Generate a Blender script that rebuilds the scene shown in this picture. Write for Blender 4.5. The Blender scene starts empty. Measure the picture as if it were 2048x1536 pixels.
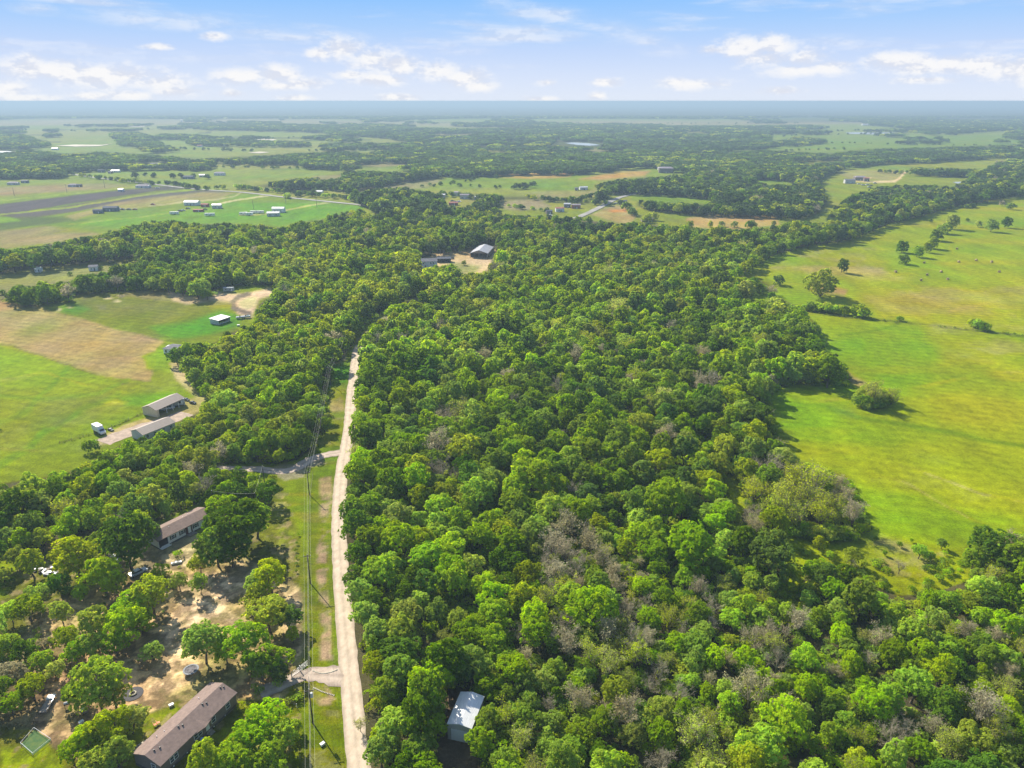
import bpy, bmesh, math, random
import numpy as np
from mathutils import Vector, Matrix

# ------------------------------------------------------------------ camera, world, sun, exposure
sc = bpy.context.scene
COL = sc.collection
W, Hh, F = 2048.0, 1536.0, 1472.0
CAMH = 120.0
PITCH = math.atan(566.0 / F)
SUN_AZ = math.radians(-37.7)      # from +Y towards +X
SUN_EL = math.radians(35.0)
EXPOSURE = 0.93

cd = bpy.data.cameras.new('camera')
cam = bpy.data.objects.new('camera', cd)
COL.objects.link(cam)
cam.location = (0, 0, CAMH)
cam.rotation_euler = (math.radians(90) - PITCH, 0, math.radians(0.0))
cd.sensor_width = 36.0
cd.lens = 36.0 * F / W
cd.clip_start = 1.0
cd.clip_end = 200000.0
sc.camera = cam
sc.view_settings.view_transform = 'Standard'
sc.view_settings.look = 'None'
sc.view_settings.exposure = EXPOSURE
sc.view_settings.gamma = 1.0
sc.view_settings.use_curve_mapping = False
sc.render.engine = 'CYCLES'
sc.cycles.max_bounces = 5
sc.cycles.diffuse_bounces = 2
sc.cycles.transmission_bounces = 3
sc.cycles.transparent_max_bounces = 8
sc.cycles.volume_bounces = 0
sc.cycles.caustics_reflective = False
sc.cycles.caustics_refractive = False

sd = bpy.data.lights.new('sun', 'SUN')
sd.energy = 5.0
sd.angle = math.radians(0.53)
sd.color = (1.0, 0.93, 0.80)
sun = bpy.data.objects.new('sun', sd)
COL.objects.link(sun)
sdir = Vector((math.sin(SUN_AZ) * math.cos(SUN_EL), math.cos(SUN_AZ) * math.cos(SUN_EL), math.sin(SUN_EL)))
sun.rotation_euler = sdir.to_track_quat('Z', 'Y').to_euler()

cp, sp = math.cos(PITCH), math.sin(PITCH)
def ray(px, py):
    u = (px - W / 2) / F; v = (Hh / 2 - py) / F
    return Vector((u, cp + v * sp, -sp + v * cp))
def P(px, py, z=0.0):
    """world point at height z seen at source pixel (px,py)"""
    d = ray(px, py)
    t = (z - CAMH) / d.z
    return Vector((d.x * t, d.y * t, z))
def proj(x, y, z):
    """numpy-friendly world -> source pixel, depth"""
    dz = z - CAMH
    depth = y * cp - dz * sp
    up = y * sp + dz * cp
    return W / 2 + F * x / depth, Hh / 2 - F * up / depth, depth
def scale_at(py, z=0.0):
    d = ray(1024, py); t = (z - CAMH) / d.z
    return F / t     # px per metre (depth = t because ray has unit depth)

# world -----------------------------------------------------------------------
wd = bpy.data.worlds.new('World'); sc.world = wd; wd.use_nodes = True
nt = wd.node_tree
for n in list(nt.nodes): nt.nodes.remove(n)
def nd(t, **kw):
    n = nt.nodes.new(t)
    for k, v in kw.items(): setattr(n, k, v)
    return n
def mth(op, a, b=None, clamp=False):
    n = nd('ShaderNodeMath', operation=op, use_clamp=clamp)
    for i, q in enumerate((a, b)):
        if q is None: continue
        if isinstance(q, (int, float)): n.inputs[i].default_value = q
        else: nt.links.new(q, n.inputs[i])
    return n.outputs[0]
out = nd('ShaderNodeOutputWorld'); bg = nd('ShaderNodeBackground')
nt.links.new(bg.outputs[0], out.inputs[0]); bg.inputs[1].default_value = 0.10
sky = nd('ShaderNodeTexSky', sky_type='NISHITA', sun_disc=False)
sky.sun_elevation = SUN_EL; sky.sun_rotation = SUN_AZ % (2 * math.pi)
sky.air_density = 1.0; sky.dust_density = 0.6; sky.ozone_density = 1.5
tc = nd('ShaderNodeTexCoord'); sx = nd('ShaderNodeSeparateXYZ')
nt.links.new(tc.outputs['Generated'], sx.inputs[0])
az = mth('ARCTAN2', sx.outputs[0], sx.outputs[1])
el = mth('ARCSINE', sx.outputs[2])
ramp = nd('ShaderNodeValToRGB')
nt.links.new(mth('MULTIPLY', el, 1 / math.radians(8.0)), ramp.inputs[0])
cr = ramp.color_ramp
SKYK = 2 ** -EXPOSURE
def skyc(r, g, b):
    f = lambda c: ((c / 255.0 + 0.055) / 1.055) ** 2.4
    return (f(r) * SKYK, f(g) * SKYK, f(b) * SKYK, 1)
cr.elements[0].position = 0.0; cr.elements[0].color = skyc(228, 236, 250)
cr.elements[1].position = 1.0; cr.elements[1].color = skyc(128, 188, 250)
for p_, c_ in ((0.2, (216, 229, 252)), (0.42, (196, 218, 253)), (0.62, (172, 209, 254)), (0.8, (150, 200, 255))):
    e_ = cr.elements.new(p_); e_.color = skyc(*c_)
# clouds: cumulus banks at azimuth/elevation, cirrus wisps higher
def azel(px, py):
    d = ray(px, py).normalized()
    return math.atan2(d.x, d.y), math.asin(d.z)
cv = nd('ShaderNodeCombineXYZ'); nt.links.new(az, cv.inputs[0]); nt.links.new(el, cv.inputs[1])
clouds = [(60,140,60,24),(120,142,80,22),(190,150,90,24),(250,152,80,20),(310,165,75,18),(20,176,45,18),(350,182,50,12),(265,192,45,12),(180,192,35,8),
          (490,152,65,18),(550,150,60,20),(610,166,50,14),(560,172,50,8),(640,108,32,14),(690,100,52,24),(740,118,60,26),(800,132,70,22),(870,142,60,22),(930,158,60,20),(955,172,45,12),
          (760,160,70,12),(700,150,40,10),(1425,100,40,10),(1490,95,62,22),(1545,92,60,20),(1535,118,70,18),(1610,118,55,22),(1655,135,48,18),(1600,140,70,12),
          (1790,122,55,18),(1850,132,55,20),(1895,130,45,20),(1960,132,70,22),(2030,140,60,22),(1860,160,60,8),(2100,150,70,26),(1385,168,70,12),(1350,165,40,11),(1215,165,36,9),(1195,192,24,9),(1092,165,24,8),
          (315,94,30,6),(428,72,30,8),(1560,182,45,8),(-60,140,60,25),(465,187,22,7),(800,195,45,8),(590,197,35,7),(60,196,50,8),(1080,198,40,7)]
cur = None
for (px, py, a, b) in clouds:
    a0, e0 = azel(px, py)
    s = nd('ShaderNodeVectorMath', operation='SUBTRACT'); nt.links.new(cv.outputs[0], s.inputs[0]); s.inputs[1].default_value = (a0, e0, 0)
    m = nd('ShaderNodeVectorMath', operation='MULTIPLY'); nt.links.new(s.outputs[0], m.inputs[0]); m.inputs[1].default_value = (F / a * .88, F / b * .88, 0)
    l = nd('ShaderNodeVectorMath', operation='LENGTH'); nt.links.new(m.outputs[0], l.inputs[0])
    v = mth('SUBTRACT', 1.0, l.outputs['Value'])
    cur = v if cur is None else mth('MAXIMUM', cur, v)
def noise(vec, scale, mul, detail=6, rough=0.6, off=(0, 0, 0)):
    mp = nd('ShaderNodeVectorMath', operation='MULTIPLY_ADD'); nt.links.new(vec, mp.inputs[0]); mp.inputs[1].default_value = mul; mp.inputs[2].default_value = off
    n = nd('ShaderNodeTexNoise'); n.inputs['Scale'].default_value = scale; n.inputs['Detail'].default_value = detail; n.inputs['Roughness'].default_value = rough
    nt.links.new(mp.outputs[0], n.inputs['Vector']); return n.outputs['Fac']
n1 = noise(cv.outputs[0], 31.0, (1, 1.9, 1), 8, 0.62)
n2 = noise(cv.outputs[0], 15.0, (1, 2.2, 1), 3, 0.5, (5, 2, 0))
t = mth('ADD', mth('ADD', mth('MULTIPLY', cur, 1.1), 0.1), mth('MULTIPLY', mth('SUBTRACT', n1, 0.50), 1.8))
t = mth('ADD', t, mth('MULTIPLY', mth('SUBTRACT', n2, 0.5), 0.9))
def sstep(v, a, b):
    n = nd('ShaderNodeMapRange', interpolation_type='SMOOTHSTEP'); nt.links.new(v, n.inputs[0])
    n.inputs[1].default_value = a; n.inputs[2].default_value = b; return n.outputs[0]
cum = mth('MULTIPLY', sstep(t, 0.0, 1.1), 0.86)
# wisps: two long shallow cirrus streaks
w1 = noise(cv.outputs[0], 9.0, (0.55, 4.2, 1), 4, 0.55, (1.3, 0.4, 0))
skew = nd('ShaderNodeVectorMath', operation='ADD')
wis = mth('MULTIPLY', sstep(w1, 0.5, 0.74), mth('MULTIPLY', sstep(el, math.radians(1.6), math.radians(3.6)), 0.5))
cirr = None
for (x0, y0, x1, y1, wdt) in ((60, 8, 640, 70, 20), (900, -20, 1360, 100, 26), (1230, 78, 1400, 105, 18), (560, 50, 760, 80, 12), (0, 12, 150, 22, 10), (760, 100, 1000, 100, 10), (1560, 78, 1900, 90, 12)):
    a0, e0 = azel(x0, y0); a1, e1 = azel(x1, y1)
    ang = math.atan2(e1 - e0, a1 - a0); L = math.hypot(e1 - e0, a1 - a0) / 2
    s = nd('ShaderNodeMapping', vector_type='TEXTURE'); nt.links.new(cv.outputs[0], s.inputs[0])
    s.inputs['Location'].default_value = ((a0 + a1) / 2, (e0 + e1) / 2, 0); s.inputs['Rotation'].default_value = (0, 0, ang)
    s.inputs['Scale'].default_value = (L * 1.15, wdt / F * 1.3, 1)
    l = nd('ShaderNodeVectorMath', operation='LENGTH'); nt.links.new(s.outputs[0], l.inputs[0])
    v = mth('SUBTRACT', 1.0, l.outputs['Value'], True)
    cirr = v if cirr is None else mth('MAXIMUM', cirr, v)
w2 = noise(cv.outputs[0], 22.0, (0.5, 2.6, 1), 5, 0.55, (3.3, 1.4, 0))
cir = mth('MULTIPLY', sstep(mth('MULTIPLY', cirr, sstep(w2, 0.25, 0.75)), 0.0, 0.75), 0.5)
cl = mth('MAXIMUM', mth('MAXIMUM', cum, wis), cir)
mix = nd('ShaderNodeMix', data_type='RGBA'); nt.links.new(cl, mix.inputs[0]); nt.links.new(ramp.outputs[0], mix.inputs[6])
n3 = noise(cv.outputs[0], 31.0, (1, 1.9, 1), 8, 0.62, (0.004, 0.016, 0))
shade = sstep(mth('SUBTRACT', n1, n3), -0.10, 0.06)
cc_ = nd('ShaderNodeMix', data_type='RGBA'); nt.links.new(shade, cc_.inputs[0]); cc_.inputs[6].default_value = skyc(224, 228, 240); cc_.inputs[7].default_value = skyc(255, 253, 251)
nt.links.new(cc_.outputs[2], mix.inputs[7])
band = nd('ShaderNodeVectorMath', operation='SCALE'); nt.links.new(mix.outputs[2], band.inputs[0]); band.inputs['Scale'].default_value = 1 / 0.10
fin = nd('ShaderNodeMix', data_type='RGBA')
nt.links.new(sstep(el, math.radians(9), math.radians(22)), fin.inputs[0])
nt.links.new(band.outputs[0], fin.inputs[6]); nt.links.new(sky.outputs[0], fin.inputs[7])
nt.links.new(fin.outputs[2], bg.inputs[0])

# ------------------------------------------------------------------ helpers
rnd = random.Random(11)
RS = np.random.RandomState(7)
def lin(r, g, b):
    f = lambda c: ((c / 255.0 + 0.055) / 1.055) ** 2.4 if c > 10 else c / 255.0 / 12.92
    return (f(r), f(g), f(b))
def tag(o, label=None, cat=None, group=None, kind=None):
    if label: o['label'] = label
    if cat: o['category'] = cat
    if group: o['group'] = group
    if kind: o['kind'] = kind
    return o
def empty(name, loc, rz=0.0):
    o = bpy.data.objects.new(name, None); COL.objects.link(o)
    o.location = loc; o.rotation_euler = (0, 0, rz); o.empty_display_size = 0.5
    return o
def mesh_np(name, V, Fc, mat=None, attr=None):
    """V (n,3), Fc (m,k) equal sized faces"""
    me = bpy.data.meshes.new(name)
    V = np.asarray(V, dtype=np.float32); Fc = np.asarray(Fc, dtype=np.int32)
    me.vertices.add(len(V)); me.vertices.foreach_set('co', V.ravel())
    k = Fc.shape[1]
    me.loops.add(Fc.size); me.loops.foreach_set('vertex_index', Fc.ravel())
    me.polygons.add(len(Fc)); me.polygons.foreach_set('loop_start', np.arange(len(Fc), dtype=np.int32) * k)
    me.polygons.foreach_set('loop_total', np.full(len(Fc), k, dtype=np.int32))
    me.update(calc_edges=True)
    if mat: me.materials.append(mat)
    return me
def link(name, me, parent=None, loc=None, rz=0.0):
    o = bpy.data.objects.new(name, me); COL.objects.link(o)
    if parent: o.parent = parent
    if loc is not None: o.location = loc
    if rz: o.rotation_euler = (0, 0, rz)
    return o
class MB:
    """collects simple solids into one mesh"""
    def __init__(s): s.v = []; s.f = []
    def add(s, vs, fs):
        n = len(s.v); s.v += [tuple(v) for v in vs]; s.f += [tuple(i + n for i in f) for f in fs]; return s
    def box(s, x0, x1, y0, y1, z0, z1):
        return s.add([(x0,y0,z0),(x1,y0,z0),(x1,y1,z0),(x0,y1,z0),(x0,y0,z1),(x1,y0,z1),(x1,y1,z1),(x0,y1,z1)],
                     [(0,3,2,1),(4,5,6,7),(0,1,5,4),(1,2,6,5),(2,3,7,6),(3,0,4,7)])
    def prism(s, pts, y0, y1):
        """pts in xz, extruded along y"""
        n = len(pts)
        return s.add([(x, y0, z) for x, z in pts] + [(x, y1, z) for x, z in pts],
                     [tuple(range(n)), tuple(range(2*n-1, n-1, -1))] + [(i, i+n, (i+1)%n+n, (i+1)%n) for i in range(n)])
    def tube(s, a, b, r0, r1=None, n=6, cap=True):
        r1 = r0 if r1 is None else r1
        a = Vector(a); b = Vector(b); d = (b - a).normalized()
        u = d.orthogonal().normalized(); w = d.cross(u)
        vs = []
        for c, r in ((a, r0), (b, r1)):
            for i in range(n):
                t = 2 * math.pi * i / n; vs.append(c + (u * math.cos(t) + w * math.sin(t)) * r)
        fs = [(i, (i+1)%n, (i+1)%n+n, i+n) for i in range(n)]
        if cap: fs += [tuple(range(n-1, -1, -1)), tuple(range(n, 2*n))]
        return s.add(vs, fs)
    def disc(s, c, r, z0, z1, n=20, r1=None):
        return s.tube((c[0], c[1], z0), (c[0], c[1], z1), r, r1, n)
    def build(s, name, mat, parent=None, loc=None, bevel=0.0):
        me = bpy.data.meshes.new(name); me.from_pydata(s.v, [], s.f); me.update()
        bm = bmesh.new(); bm.from_mesh(me); bmesh.ops.recalc_face_normals(bm, faces=bm.faces)
        if bevel: bmesh.ops.bevel(bm, geom=list(bm.edges), offset=bevel, segments=1, affect='EDGES')
        bm.to_mesh(me); bm.free()
        me.materials.append(mat); return link(name, me, parent, loc)
_mats = {}
def mat(name, col, rough=0.9, spec=0.3, metal=0.0, nscale=None, namt=0.25, col2=None, bump=0.0, detail=5, stretch=None):
    """principled material with noise-mottled colour"""
    if name in _mats: return _mats[name]
    m = bpy.data.materials.new(name); m.use_nodes = True; t = m.node_tree
    b = t.nodes['Principled BSDF']; b.inputs['Roughness'].default_value = rough; b.inputs['Metallic'].default_value = metal
    b.inputs['Specular IOR Level'].default_value = spec
    c2 = col2 or tuple(c * (1 - namt) for c in col)
    c = tuple(min(1, x * (1 + namt * .5)) for x in col) if not col2 else col
    tc = t.nodes.new('ShaderNodeTexCoord'); n = t.nodes.new('ShaderNodeTexNoise')
    n.inputs['Scale'].default_value = nscale or 1.5; n.inputs['Detail'].default_value = detail; n.inputs['Roughness'].default_value = 0.65
    src = tc.outputs['Object']
    if stretch:
        mp = t.nodes.new('ShaderNodeMapping'); mp.inputs['Scale'].default_value = stretch; t.links.new(src, mp.inputs[0]); src = mp.outputs[0]
    t.links.new(src, n.inputs['Vector'])
    r = t.nodes.new('ShaderNodeMapRange'); r.inputs[1].default_value = 0.35; r.inputs[2].default_value = 0.65; t.links.new(n.outputs['Fac'], r.inputs[0])
    mx = t.nodes.new('ShaderNodeMix'); mx.data_type = 'RGBA'; t.links.new(r.outputs[0], mx.inputs[0])
    mx.inputs[6].default_value = (*c, 1); mx.inputs[7].default_value = (*c2, 1)
    t.links.new(mx.outputs[2], b.inputs['Base Color'])
    if bump:
        bp = t.nodes.new('ShaderNodeBump'); bp.inputs['Strength'].default_value = bump; bp.inputs['Distance'].default_value = 0.1
        t.links.new(n.outputs['Fac'], bp.inputs['Height']); t.links.new(bp.outputs[0], b.inputs['Normal'])
    _mats[name] = m; return m

def pip(px, py, poly):
    """vectorised point in polygon"""
    px = np.asarray(px); py = np.asarray(py)
    ins = np.zeros(px.shape, bool); n = len(poly)
    for i in range(n):
        x0, y0 = poly[i]; x1, y1 = poly[(i + 1) % n]
        if y0 == y1: continue
        c = ((y0 > py) != (y1 > py)) & (px < (x1 - x0) * (py - y0) / (y1 - y0) + x0)
        ins ^= c
    return ins
def edist(px, py, poly, closed=True):
    d = np.full(np.shape(px), 1e9); n = len(poly)
    for i in range(n if closed else n - 1):
        x0, y0 = poly[i]; x1, y1 = poly[(i + 1) % n]
        dx, dy = x1 - x0, y1 - y0; L = dx * dx + dy * dy + 1e-9
        t = np.clip(((px - x0) * dx + (py - y0) * dy) / L, 0, 1)
        d = np.minimum(d, np.hypot(px - x0 - t * dx, py - y0 - t * dy))
    return d
_lat = RS.rand(256, 256)
def vnoise(x, y):
    x = np.asarray(x, float); y = np.asarray(y, float)
    xi = np.floor(x).astype(int); yi = np.floor(y).astype(int); fx = x - xi; fy = y - yi
    fx = fx * fx * (3 - 2 * fx); fy = fy * fy * (3 - 2 * fy)
    g = lambda a, b: _lat[a & 255, b & 255]
    return (g(xi, yi) * (1 - fx) + g(xi + 1, yi) * fx) * (1 - fy) + (g(xi, yi + 1) * (1 - fx) + g(xi + 1, yi + 1) * fx) * fy
def fbm(x, y, o=4):
    s = 0; a = 0.5; k = 0
    for i in range(o):
        s = s + a * vnoise(x + 17.3 * i, y + 9.1 * i); k += a; x = x * 2.03; y = y * 2.03; a *= 0.5
    return s / k
# ------------------------------------------------------------------ land cover (traced as ground outlines)
# woods seen beyond 1 km, as outlines of their visible foliage
FAR_WOODS = [
 [(0,303),(60,299),(130,308),(200,303),(300,310),(400,318),(512,312),(620,305),(700,303),(760,310),(830,330),(700,337),(560,340),(512,337),(380,335),(200,335),(135,341),(110,352),(0,357)],
 [(0,266),(50,272),(95,283),(95,292),(0,298)],
 [(225,266),(270,264),(310,275),(320,288),(365,300),(300,302),(240,286)],
 [(352,273),(390,274),(480,277),(560,281),(620,284),(620,291),(390,289)],
 [(360,246),(430,250),(545,247),(650,250),(760,255),(950,258),(1100,252),(1240,246),(1300,252),(1500,252),(1640,250),(1536,262),(1536,275),(1400,272),(1200,275),(1024,285),(930,300),(880,290),(800,278),(690,267),(640,262),(512,261),(380,257)],
 [(645,287),(700,284),(770,286),(835,282),(838,290),(780,293),(735,296),(650,298)],
 [(740,300),(830,290),(900,285),(1024,280),(1100,276),(1150,270),(1400,262),(1536,275),(1530,300),(1650,307),(1560,330),(1480,345),(1400,352),(1350,336),(1300,330),(1180,342),(1024,345),(960,348),(880,352),(830,345),(800,330),(760,318)],
 [(512,372),(560,362),(640,354),(720,342),(820,347),(880,352),(840,360),(760,372),(700,385),(650,378),(580,382)],
 [(690,392),(760,378),(800,376),(870,388),(885,386),(885,400),(890,414),(945,414),(955,400),(950,388),(1000,392),(1002,402),(985,414),(1000,426),(930,436),(850,424),(780,440),(740,420)],
 [(1000,392),(1090,394),(1180,400),(1210,390),(1222,396),(1200,407),(1160,407),(1100,403),(1060,401),(1000,400)],
 [(1200,388),(1190,372),(1230,362),(1300,356),(1400,348),(1536,336),(1560,328),(1650,308),(1740,298),(1900,294),(2048,288),(2300,280),(2300,312),(2048,308),(1930,317),(1790,322),(1700,330),(1662,340),(1640,362),(1652,398),(1640,425),(1590,440),(1540,430),(1400,406),(1270,388)],
 [(1820,335),(1870,336),(1960,340),(1972,350),(1900,347),(1825,344)],
 [(1690,400),(1740,378),(1790,372),(1860,370),(1905,376),(1960,345),(2020,320),(2060,312),(2300,310),(2300,385),(2048,388),(1960,398),(1900,408),(1840,425),(1780,440),(1700,470),(1650,440)],
 [(1700,236),(1860,238),(2048,243),(2300,240),(2300,262),(2048,258),(1900,267),(1860,262),(1740,248)],
 [(1536,285),(1600,274),(1650,278),(1645,284),(1536,294)],
 [(1275,404),(1300,400),(1400,400),(1540,428),(1560,436),(1480,440),(1300,420),(1275,412)],
 [(-400,300),(0,300),(0,356),(-400,360)], [(-400,262),(0,266),(0,296),(-400,292)],
]
# boundary between far fields and the near woods (foliage tops); everything below is woods unless open
NEAR_TOP = [(-600,530),(0,506),(120,486),(200,470),(260,455),(300,446),(345,444),(400,450),(480,448),(560,456),(640,440),(700,424),(720,420),(760,440),(860,428),(900,438),(940,432),(1000,430),(1060,432),(1100,436),(1180,440),(1230,450),(1262,448),(1330,452),(1372,456),(1385,458),(1480,460),(1562,454),(1600,444),(1700,452),(1760,446),(1900,408),(2048,390),(2600,370)]
FAR_OPEN = [[(1355,262),(1400,261),(1430,268),(1380,269)],[(560,340),(620,333),(690,334),(700,340),(640,346),(580,346)],[(700,326),(760,321),(825,322),(832,328),(760,334)],[(430,325),(600,326),(620,334),(520,341),(400,340)],
 [(1262,389),(1330,390),(1424,398),(1420,410),(1330,406),(1262,401)],[(1372,436),(1420,431),(1552,436),(1562,450),(1480,458),(1385,454)],[(1580,321),(1680,315),(1705,322),(1620,327)],[(1500,358),(1560,360),(1600,370),(1530,371)],[(1130,300),(1200,297),(1260,300),(1200,304)],
 [(960,300),(1010,298),(1030,303),(980,306)],[(1440,300),(1500,296),(1530,300),(1470,305)],[(620,352),(680,350),(690,357),(640,360)],[(240,322),(330,320),(350,326),(270,329)],[(60,320),(120,318),(130,323),(70,326)],[(860,268),(960,266),(980,270),(880,273)]]
OPEN = {
 'left_fields': [(-600,1050),(0,966),(100,952),(168,934),(205,905),(235,892),(262,884),(285,874),(330,862),(352,852),(362,838),(398,824),(420,802),(396,782),(372,748),(348,716),(334,700),(372,688),(424,690),(452,664),(498,655),(514,640),(516,612),(530,600),(552,592),(552,574),(500,574),(470,592),(420,600),(378,590),(330,580),(230,582),(152,588),(140,602),(60,612),(20,604),(-600,660)],
 'strip': [(-600,600),(0,548),(100,534),(230,522),(292,511),(290,522),(245,530),(210,545),(150,556),(135,566),(100,572),(30,576),(0,600),(-600,650)],
 'verge': [(720,1700),(700,1536),(690,1440),(684,1350),(684,1200),(680,1100),(678,1000),(684,925),(698,860),(706,800),(716,735),(706,712),(704,680),(735,645),(800,603),(870,572),(875,580),(800,620),(760,650),(725,690),(690,700),(670,725),(652,770),(650,820),(640,865),(625,895),(598,918),(545,932),(515,926),(430,935),(430,946),(515,950),(540,990),(552,1060),(560,1095),(585,1120),(598,1190),(600,1300),(580,1340),(598,1400),(604,1536),(604,1700)],
 'meadow': [(1484,592),(1556,574),(1510,556),(1468,566),(1508,534),(1548,510),(1620,492),(1700,480),(1780,448),(1850,430),(1910,412),(2048,392),(2700,360),(2700,1110),(2048,1062),(1945,1092),(1900,1100),(1800,1072),(1745,1062),(1728,1022),(1706,955),(1640,935),(1600,925),(1560,880),(1545,840),(1538,800),(1556,774),(1600,768),(1640,770),(1692,772),(1700,748),(1652,706),(1640,655),(1600,620),(1560,596),(1520,606)],
 'scrub': [(1540,1050),(1640,1064),(1700,1068),(1745,1062),(1800,1072),(1900,1095),(1948,1096),(1940,1160),(1870,1185),(1800,1190),(1735,1165),(1660,1125),(1610,1140),(1600,1215),(1545,1200),(1580,1120),(1555,1075)],
 'barn_clearing': [(838,548),(842,522),(870,510),(920,505),(980,498),(1000,508),(985,520),(984,535),(950,552),(925,545),(900,528),(870,535)],
 'slot1': [(1440,940),(1470,950),(1500,1010),(1480,1030),(1455,1000)],
 'grove_clear': [(405,585),(470,592),(505,592),(545,588),(548,572),(500,560)],
 'mid_strip': [(1270,391),(1300,389),(1420,399),(1415,408),(1300,402)],
 'house_clear': [(405,1002),(300,1050),(300,1110),(420,1112),(445,1040),(438,1008)],
}
YARD = [(-200,1100),(0,1112),(60,1096),(150,1060),(300,1060),(310,1090),(400,1100),(440,1010),(560,980),(600,1130),(604,1700),(-200,1700)]   # trees set by hand here
SHED_ROOM = [(880,1395),(905,1380),(962,1380),(968,1470),(960,1536),(925,1560),(880,1540)]

def poly_union(px, py, polys):
    m = np.zeros(np.shape(px), bool)
    for p in polys: m |= pip(px, py, p)
    return m
def near_top_y(px): return np.interp(px, [p[0] for p in NEAR_TOP], [p[1] for p in NEAR_TOP])
def is_wood(px, py):
    """is the foliage seen at this source pixel woodland"""
    near = py > near_top_y(px)
    op = poly_union(px, py, list(OPEN.values()) + [YARD])
    far = (~near) & poly_union(px, py, FAR_WOODS) & ~poly_union(px, py, FAR_OPEN)
    fn = (py < 285) & (py > 236) & (fbm(px / 85. + 3, py / 5., 4) > .575) & (fbm(px / 300., py / 30. + 8, 2) > .38)
    far = far | ((~near) & fn)
    deep = (py < 236 + 8 * (fbm(px / 260.0, py * 0 + 3.3, 3) - .5))
    return (near & ~op) | far | ((~near) & deep)

# ground grid, denser near the camera
rows = np.concatenate([np.array([202.6 + 0.55]), np.arange(204.2, 260, 1.0), np.arange(260, 480, 2.0), np.arange(480, 1700, 3.0)])
cols = np.arange(-1000, 3060, 5.0)
R_, C_ = np.meshgrid(rows, cols, indexing='ij')
u = (C_ - W / 2) / F; v = (Hh / 2 - R_) / F
dz = -sp + v * cp; tt = -CAMH / dz
GX = u * tt; GY = (cp + v * sp) * tt
# wobble the outlines
wob = 0.010
nX = fbm(GX * .03, GY * .03, 4) - .5; nY = fbm(GX * .03 + 40, GY * .03 + 7, 4) - .5
QX = C_ + nX * 26 * np.clip((R_ - 300) / 500, .15, 1.0); QY = R_ + nY * 16 * np.clip((R_ - 300) / 500, .1, 1.0)
base = np.zeros(R_.shape + (3,))
base[...] = (0.155, 0.185, 0.052)
def paint(poly, col, feather=6.0, amt=1.0, noise_amt=0.0, ns=0.02):
    c = np.array(col)
    xs = [p[0] for p in poly]; ys = [p[1] for p in poly]
    sel = (QX > min(xs) - feather) & (QX < max(xs) + feather) & (QY > min(ys) - feather) & (QY < max(ys) + feather)
    if not sel.any(): return
    x = QX[sel]; y = QY[sel]
    d = edist(x, y, poly); s = np.where(pip(x, y, poly), d, -d)
    a = np.clip(s / feather * .5 + .5, 0, 1); a = a * a * (3 - 2 * a) * amt
    if noise_amt:
        n = fbm(GX[sel] * ns, GY[sel] * ns, 5); a = a * np.clip(0.5 + (n - .5) * 6 * noise_amt + (1 - noise_amt) * .5, 0, 1)
    base[sel] = base[sel] * (1 - a[:, None]) + c * a[:, None]
def stroke(pl, wpx, col, amt=1.0, feather=2.0, brk=0.0):
    xs = [p[0] for p in pl]; ys = [p[1] for p in pl]; m = wpx + feather + 2
    sel = (QX > min(xs) - m) & (QX < max(xs) + m) & (QY > min(ys) - m) & (QY < max(ys) + m)
    if not sel.any(): return
    d = edist(QX[sel], QY[sel], pl, False)
    a = np.clip((wpx - d) / feather + .5, 0, 1) * amt
    if brk: a = a * np.clip(.5 + (fbm(GX[sel] * .05, GY[sel] * .05, 4) - .5) * 6 * brk, 0, 1)
    base[sel] = base[sel] * (1 - a[:, None]) + np.array(col) * a[:, None]
PALE = (0.19, 0.20, 0.085); GRN = (0.13, 0.19, 0.045); GRN2 = (0.075, 0.19, 0.02); TAN = (0.26, 0.19, 0.11); ORG = (0.33, 0.19, 0.07)
DIRT = (0.44, 0.32, 0.22); DARK = (0.06, 0.07, 0.028); LIT = (0.19, 0.145, 0.085); YG = (0.186, 0.240, 0.006); PLOW = (0.115, 0.095, 0.07)
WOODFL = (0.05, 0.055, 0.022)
# far field mosaic
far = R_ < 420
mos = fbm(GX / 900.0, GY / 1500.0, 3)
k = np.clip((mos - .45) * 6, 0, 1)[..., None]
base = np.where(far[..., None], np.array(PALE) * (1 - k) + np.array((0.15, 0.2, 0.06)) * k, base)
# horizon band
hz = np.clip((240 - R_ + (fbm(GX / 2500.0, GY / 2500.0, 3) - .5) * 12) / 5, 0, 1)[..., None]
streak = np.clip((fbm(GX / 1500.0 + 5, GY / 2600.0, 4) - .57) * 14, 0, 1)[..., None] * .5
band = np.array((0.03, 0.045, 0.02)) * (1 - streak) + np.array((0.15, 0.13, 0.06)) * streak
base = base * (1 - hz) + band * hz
paint([(-400,243),(360,238),(700,241),(1000,244),(1500,240),(2048,243),(2500,241),(2500,249),(1650,250),(1250,250),(1000,254),(500,247),(-400,256)], TAN, 3, .55)
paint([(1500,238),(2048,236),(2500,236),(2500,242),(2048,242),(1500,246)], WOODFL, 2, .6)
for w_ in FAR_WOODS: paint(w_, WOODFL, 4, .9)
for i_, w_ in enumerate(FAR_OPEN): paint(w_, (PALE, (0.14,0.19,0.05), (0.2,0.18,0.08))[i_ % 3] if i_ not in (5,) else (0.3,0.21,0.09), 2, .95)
fw = (R_ < 285) & is_wood(C_, R_); base[fw] = WOODFL
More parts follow.
